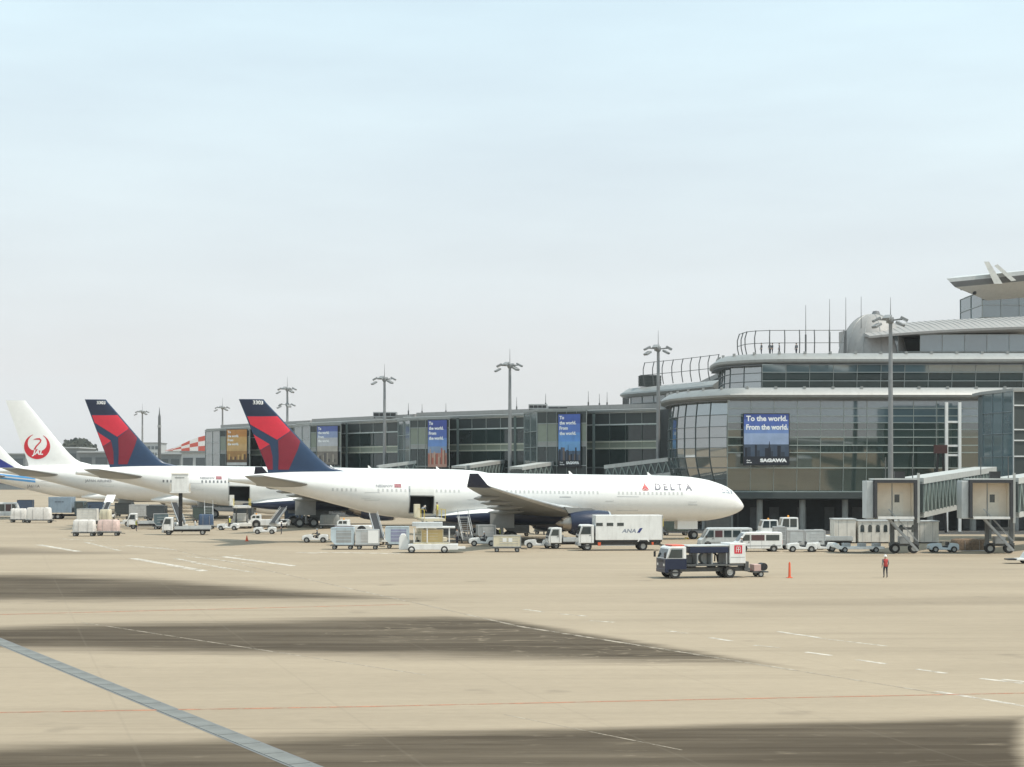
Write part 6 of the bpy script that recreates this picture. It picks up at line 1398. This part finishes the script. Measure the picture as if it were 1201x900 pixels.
person(l2.location - u3*1.9 + r3*2.4, 150, 'person in a yellow vest on the ground beside the grey and cream loader', 'worker_yellow', 'stand', navyw, navyw, hiv, hel)
person(G(441, 640), 120, 'person in grey standing behind the half white container', 'worker_grey', 'stand', greyw, navyw, greyw, hel)
person(G(207, 626.2) + Vector((0, 4, 0)), 200, 'person in a white shirt standing behind the raised-cabin truck', 'worker_white', 'stand', mat('shirt_white', (.7,.7,.68), .8), navyw, None, None)
person(G(229, 624), 30, 'person in a white shirt walking by the flatbed of the raised-cabin truck', 'worker_white', 'stand', None, None)
person(G(55, 611), 20, 'person in a white shirt beside the long covered load', 'worker_white', 'stand', None, None)
person(G(536, 638), 150, 'person in grey standing behind the rear of the white transporter', 'worker_grey', 'stand')
person(G(330, 627), 200, 'person in navy walking between the tug and a baggage tractor', 'worker_navy', 'stand', navyw, navyw, None, hel)
person(G(587, 636), 100, 'person in a yellow vest standing behind the beige cart', 'worker_yellow', 'stand', None, None)
person(G(648, 641), 250, 'person in navy standing at the small cab truck', 'worker_navy', 'stand')
person(G(870, 650.5), 160, 'person in grey beside the reddish-windowed van', 'worker_grey', 'stand', helmet=hel)
person(G(160, 623.5), 30, 'person in a yellow vest at the cab of the empty flatbed truck', 'worker_yellow', 'stand', helmet=hel)
for px, rz in ((893, 200), (903, 240), (906, 190), (914, 160), (934, 220)):
    person((*XY(px, 253), ZD - .02), rz, 'person in dark clothes looking out from the upper terrace', 'visitor', 'stand', navyw, navyw, greyw, None, 'visitors on the upper terrace')
# ------------------------------------------------------------------ far background
hz1 = mat('far_wall_grey', (.20,.215,.22), .8, var=.15); hz2 = mat('far_wall_pale', (.42,.44,.45), .8, var=.1); hz3 = mat('far_window', (.07,.085,.095), .4)
def far_block(px0, px1, y0, D, depth, label, m, rows=1, name='far_building', cols=None):
    a, b = XY(px0, D)[0], XY(px1, D)[0]; h = Z(y0, D); T = thing(name, label, 'building', ((a + b)/2, D, 0)); w_ = (b - a)/2
    MB().box(-w_, w_, 0, depth, 0, h).build('wall', m, T); MB().box(-w_ - .6, w_ + .6, -.6, depth, h, h + .6).build('roof', hz2 if m is hz1 else hz1, T)
    n = cols or max(2, int((b - a)/9))
    for r_ in range(rows):
        for i in range(n):
            x0 = -w_ + (i + .12)*2*w_/n; x1 = -w_ + (i + .88)*2*w_/n; z0 = h*(r_ + .35)/rows*.95; z1 = h*(r_ + .85)/rows*.95
            MB().box(x0, x1, -.15, .05, z0, z1).build('window', hz3, T)
    return T
far_block(55, 92, 526, 760, 30, 'long dark low building seen between the far tails', hz1, 2)
far_block(92, 128, 531, 700, 30, 'low grey building beside the second red and navy tail', hz1, 2)
far_block(168, 186, 520, 1300, 30, 'far pale high-rise group between the masts', hz2, 6, cols=4)
far_block(186, 212, 533, 640, 25, 'low dark building below the checkered roof', hz1, 2)
far_block(213, 243, 531, 600, 25, 'pale low building beside the orange poster tower', hz2, 2)
far_block(128, 168, 536, 900, 30, 'very low grey building on the far side of the apron', hz1, 1)
far_block(-60, 30, 533, 820, 30, 'low dark building behind the blue patterned tail', hz1, 2)
# hangar with red and white checkered roof
D = 680; a, b = XY(183, D)[0], XY(262, D)[0]; T = thing('checkered_hangar', 'distant hangar with a red and white checkered sloping roof', 'hangar', (a, D, 0)); w_ = b - a
pr = [(0, Z(533, D)), (w_*.22, Z(527, D)), (w_*.40, Z(520.5, D)), (w_*.58, Z(514, D)), (w_*.78, Z(510, D)), (w_, Z(508, D))]
MB().prism([(0, 0), (w_, 0), (w_, Z(509, D) - .4)] + [(x, z - .4) for x, z in pr[::-1][1:]], .3, 40).build('wall', mat('hangar_pale', (.55,.57,.56), .7), T)
rd = mat('checker_red', (.55,.10,.07), .6); wt = mat('checker_white', (.74,.72,.70), .6)
cells = []
for i in range(8):
    x0, x1 = w_*i/8, w_*(i + 1)/8; zz = lambda x: float(np.interp(x, [p[0] for p in pr], [p[1] for p in pr]))
    for j in range(3):
        f0, f1 = j/3, (j + 1)/3; lo = Z(529, D); q = lambda x, f: lo + max(0.02, zz(x) - lo)*(1 - f)
        if zz(x1) <= lo + .2: continue
        MB().add([(x0, .02, q(x0, f0)), (x1, .02, q(x1, f0)), (x1, .02, q(x1, f1)), (x0, .02, q(x0, f1)), (x0, .28, q(x0, f0)), (x1, .28, q(x1, f0)), (x1, .28, q(x1, f1)), (x0, .28, q(x0, f1))], [(3,2,1,0),(4,5,6,7),(0,1,5,4),(2,3,7,6),(0,4,7,3),(1,2,6,5)]).build('checker_panel', rd if (i + j) % 2 else wt, T)
# far wooded rise
def woods(px0, px1, ytop, D, seed):
    rs = random.Random(seed); m = MB(); x0, x1 = XY(px0, D)[0], XY(px1, D)[0]; zt = Z(ytop, D)
    for i in range(1500):
        x = rs.uniform(x0, x1); q = (x - x0)/(x1 - x0); top = zt*(.70 + .3*math.sin(math.pi*min(1, max(0, q)))**.5 + .05*math.sin(q*31) + .04*math.sin(q*57)); z = top*rs.random()**.5; s = rs.uniform(.9, 2.0); y = D + rs.uniform(0, 26)
        a = rs.uniform(0, 6.28); t = rs.uniform(-.6, .6); c, d = math.cos(a)*s, math.sin(a)*s
        m.add([(x - c, y - d, z - s*.5), (x + c, y + d, z - s*.3 + t), (x + c*.3, y + d*.3 + t, z + s*.7), (x - c*.9, y - d*.6, z + s*.4)], [(0,1,2,3)])
    o = m.build('far_woods', mat('far_foliage', (.075,.085,.065), .9, var=.4, scale=.5), kind='stuff'); return tag(o, 'grey-green wooded rise far behind the crane-emblem tail', 'woods')
woods(66, 106, 517, 1100, 2)

# ------------------------------------------------------------------ thin haze in the air
hm = bpy.data.materials.new('haze_air'); hm.use_nodes = True; t = hm.node_tree; t.nodes.clear(); ho = t.nodes.new('ShaderNodeOutputMaterial'); pv = t.nodes.new('ShaderNodeVolumePrincipled')
pv.inputs['Color'].default_value = (.93,.95,.96,1); pv.inputs['Density'].default_value = HAZE; pv.inputs['Anisotropy'].default_value = .2; t.links.new(pv.outputs[0], ho.inputs['Volume'])
hz_ = MB().box(-7200, 7200, -500, 12200, -1, 60).build('haze', hm, kind='stuff'); tag(hz_, 'thin pale haze in the air over the whole apron', 'haze')
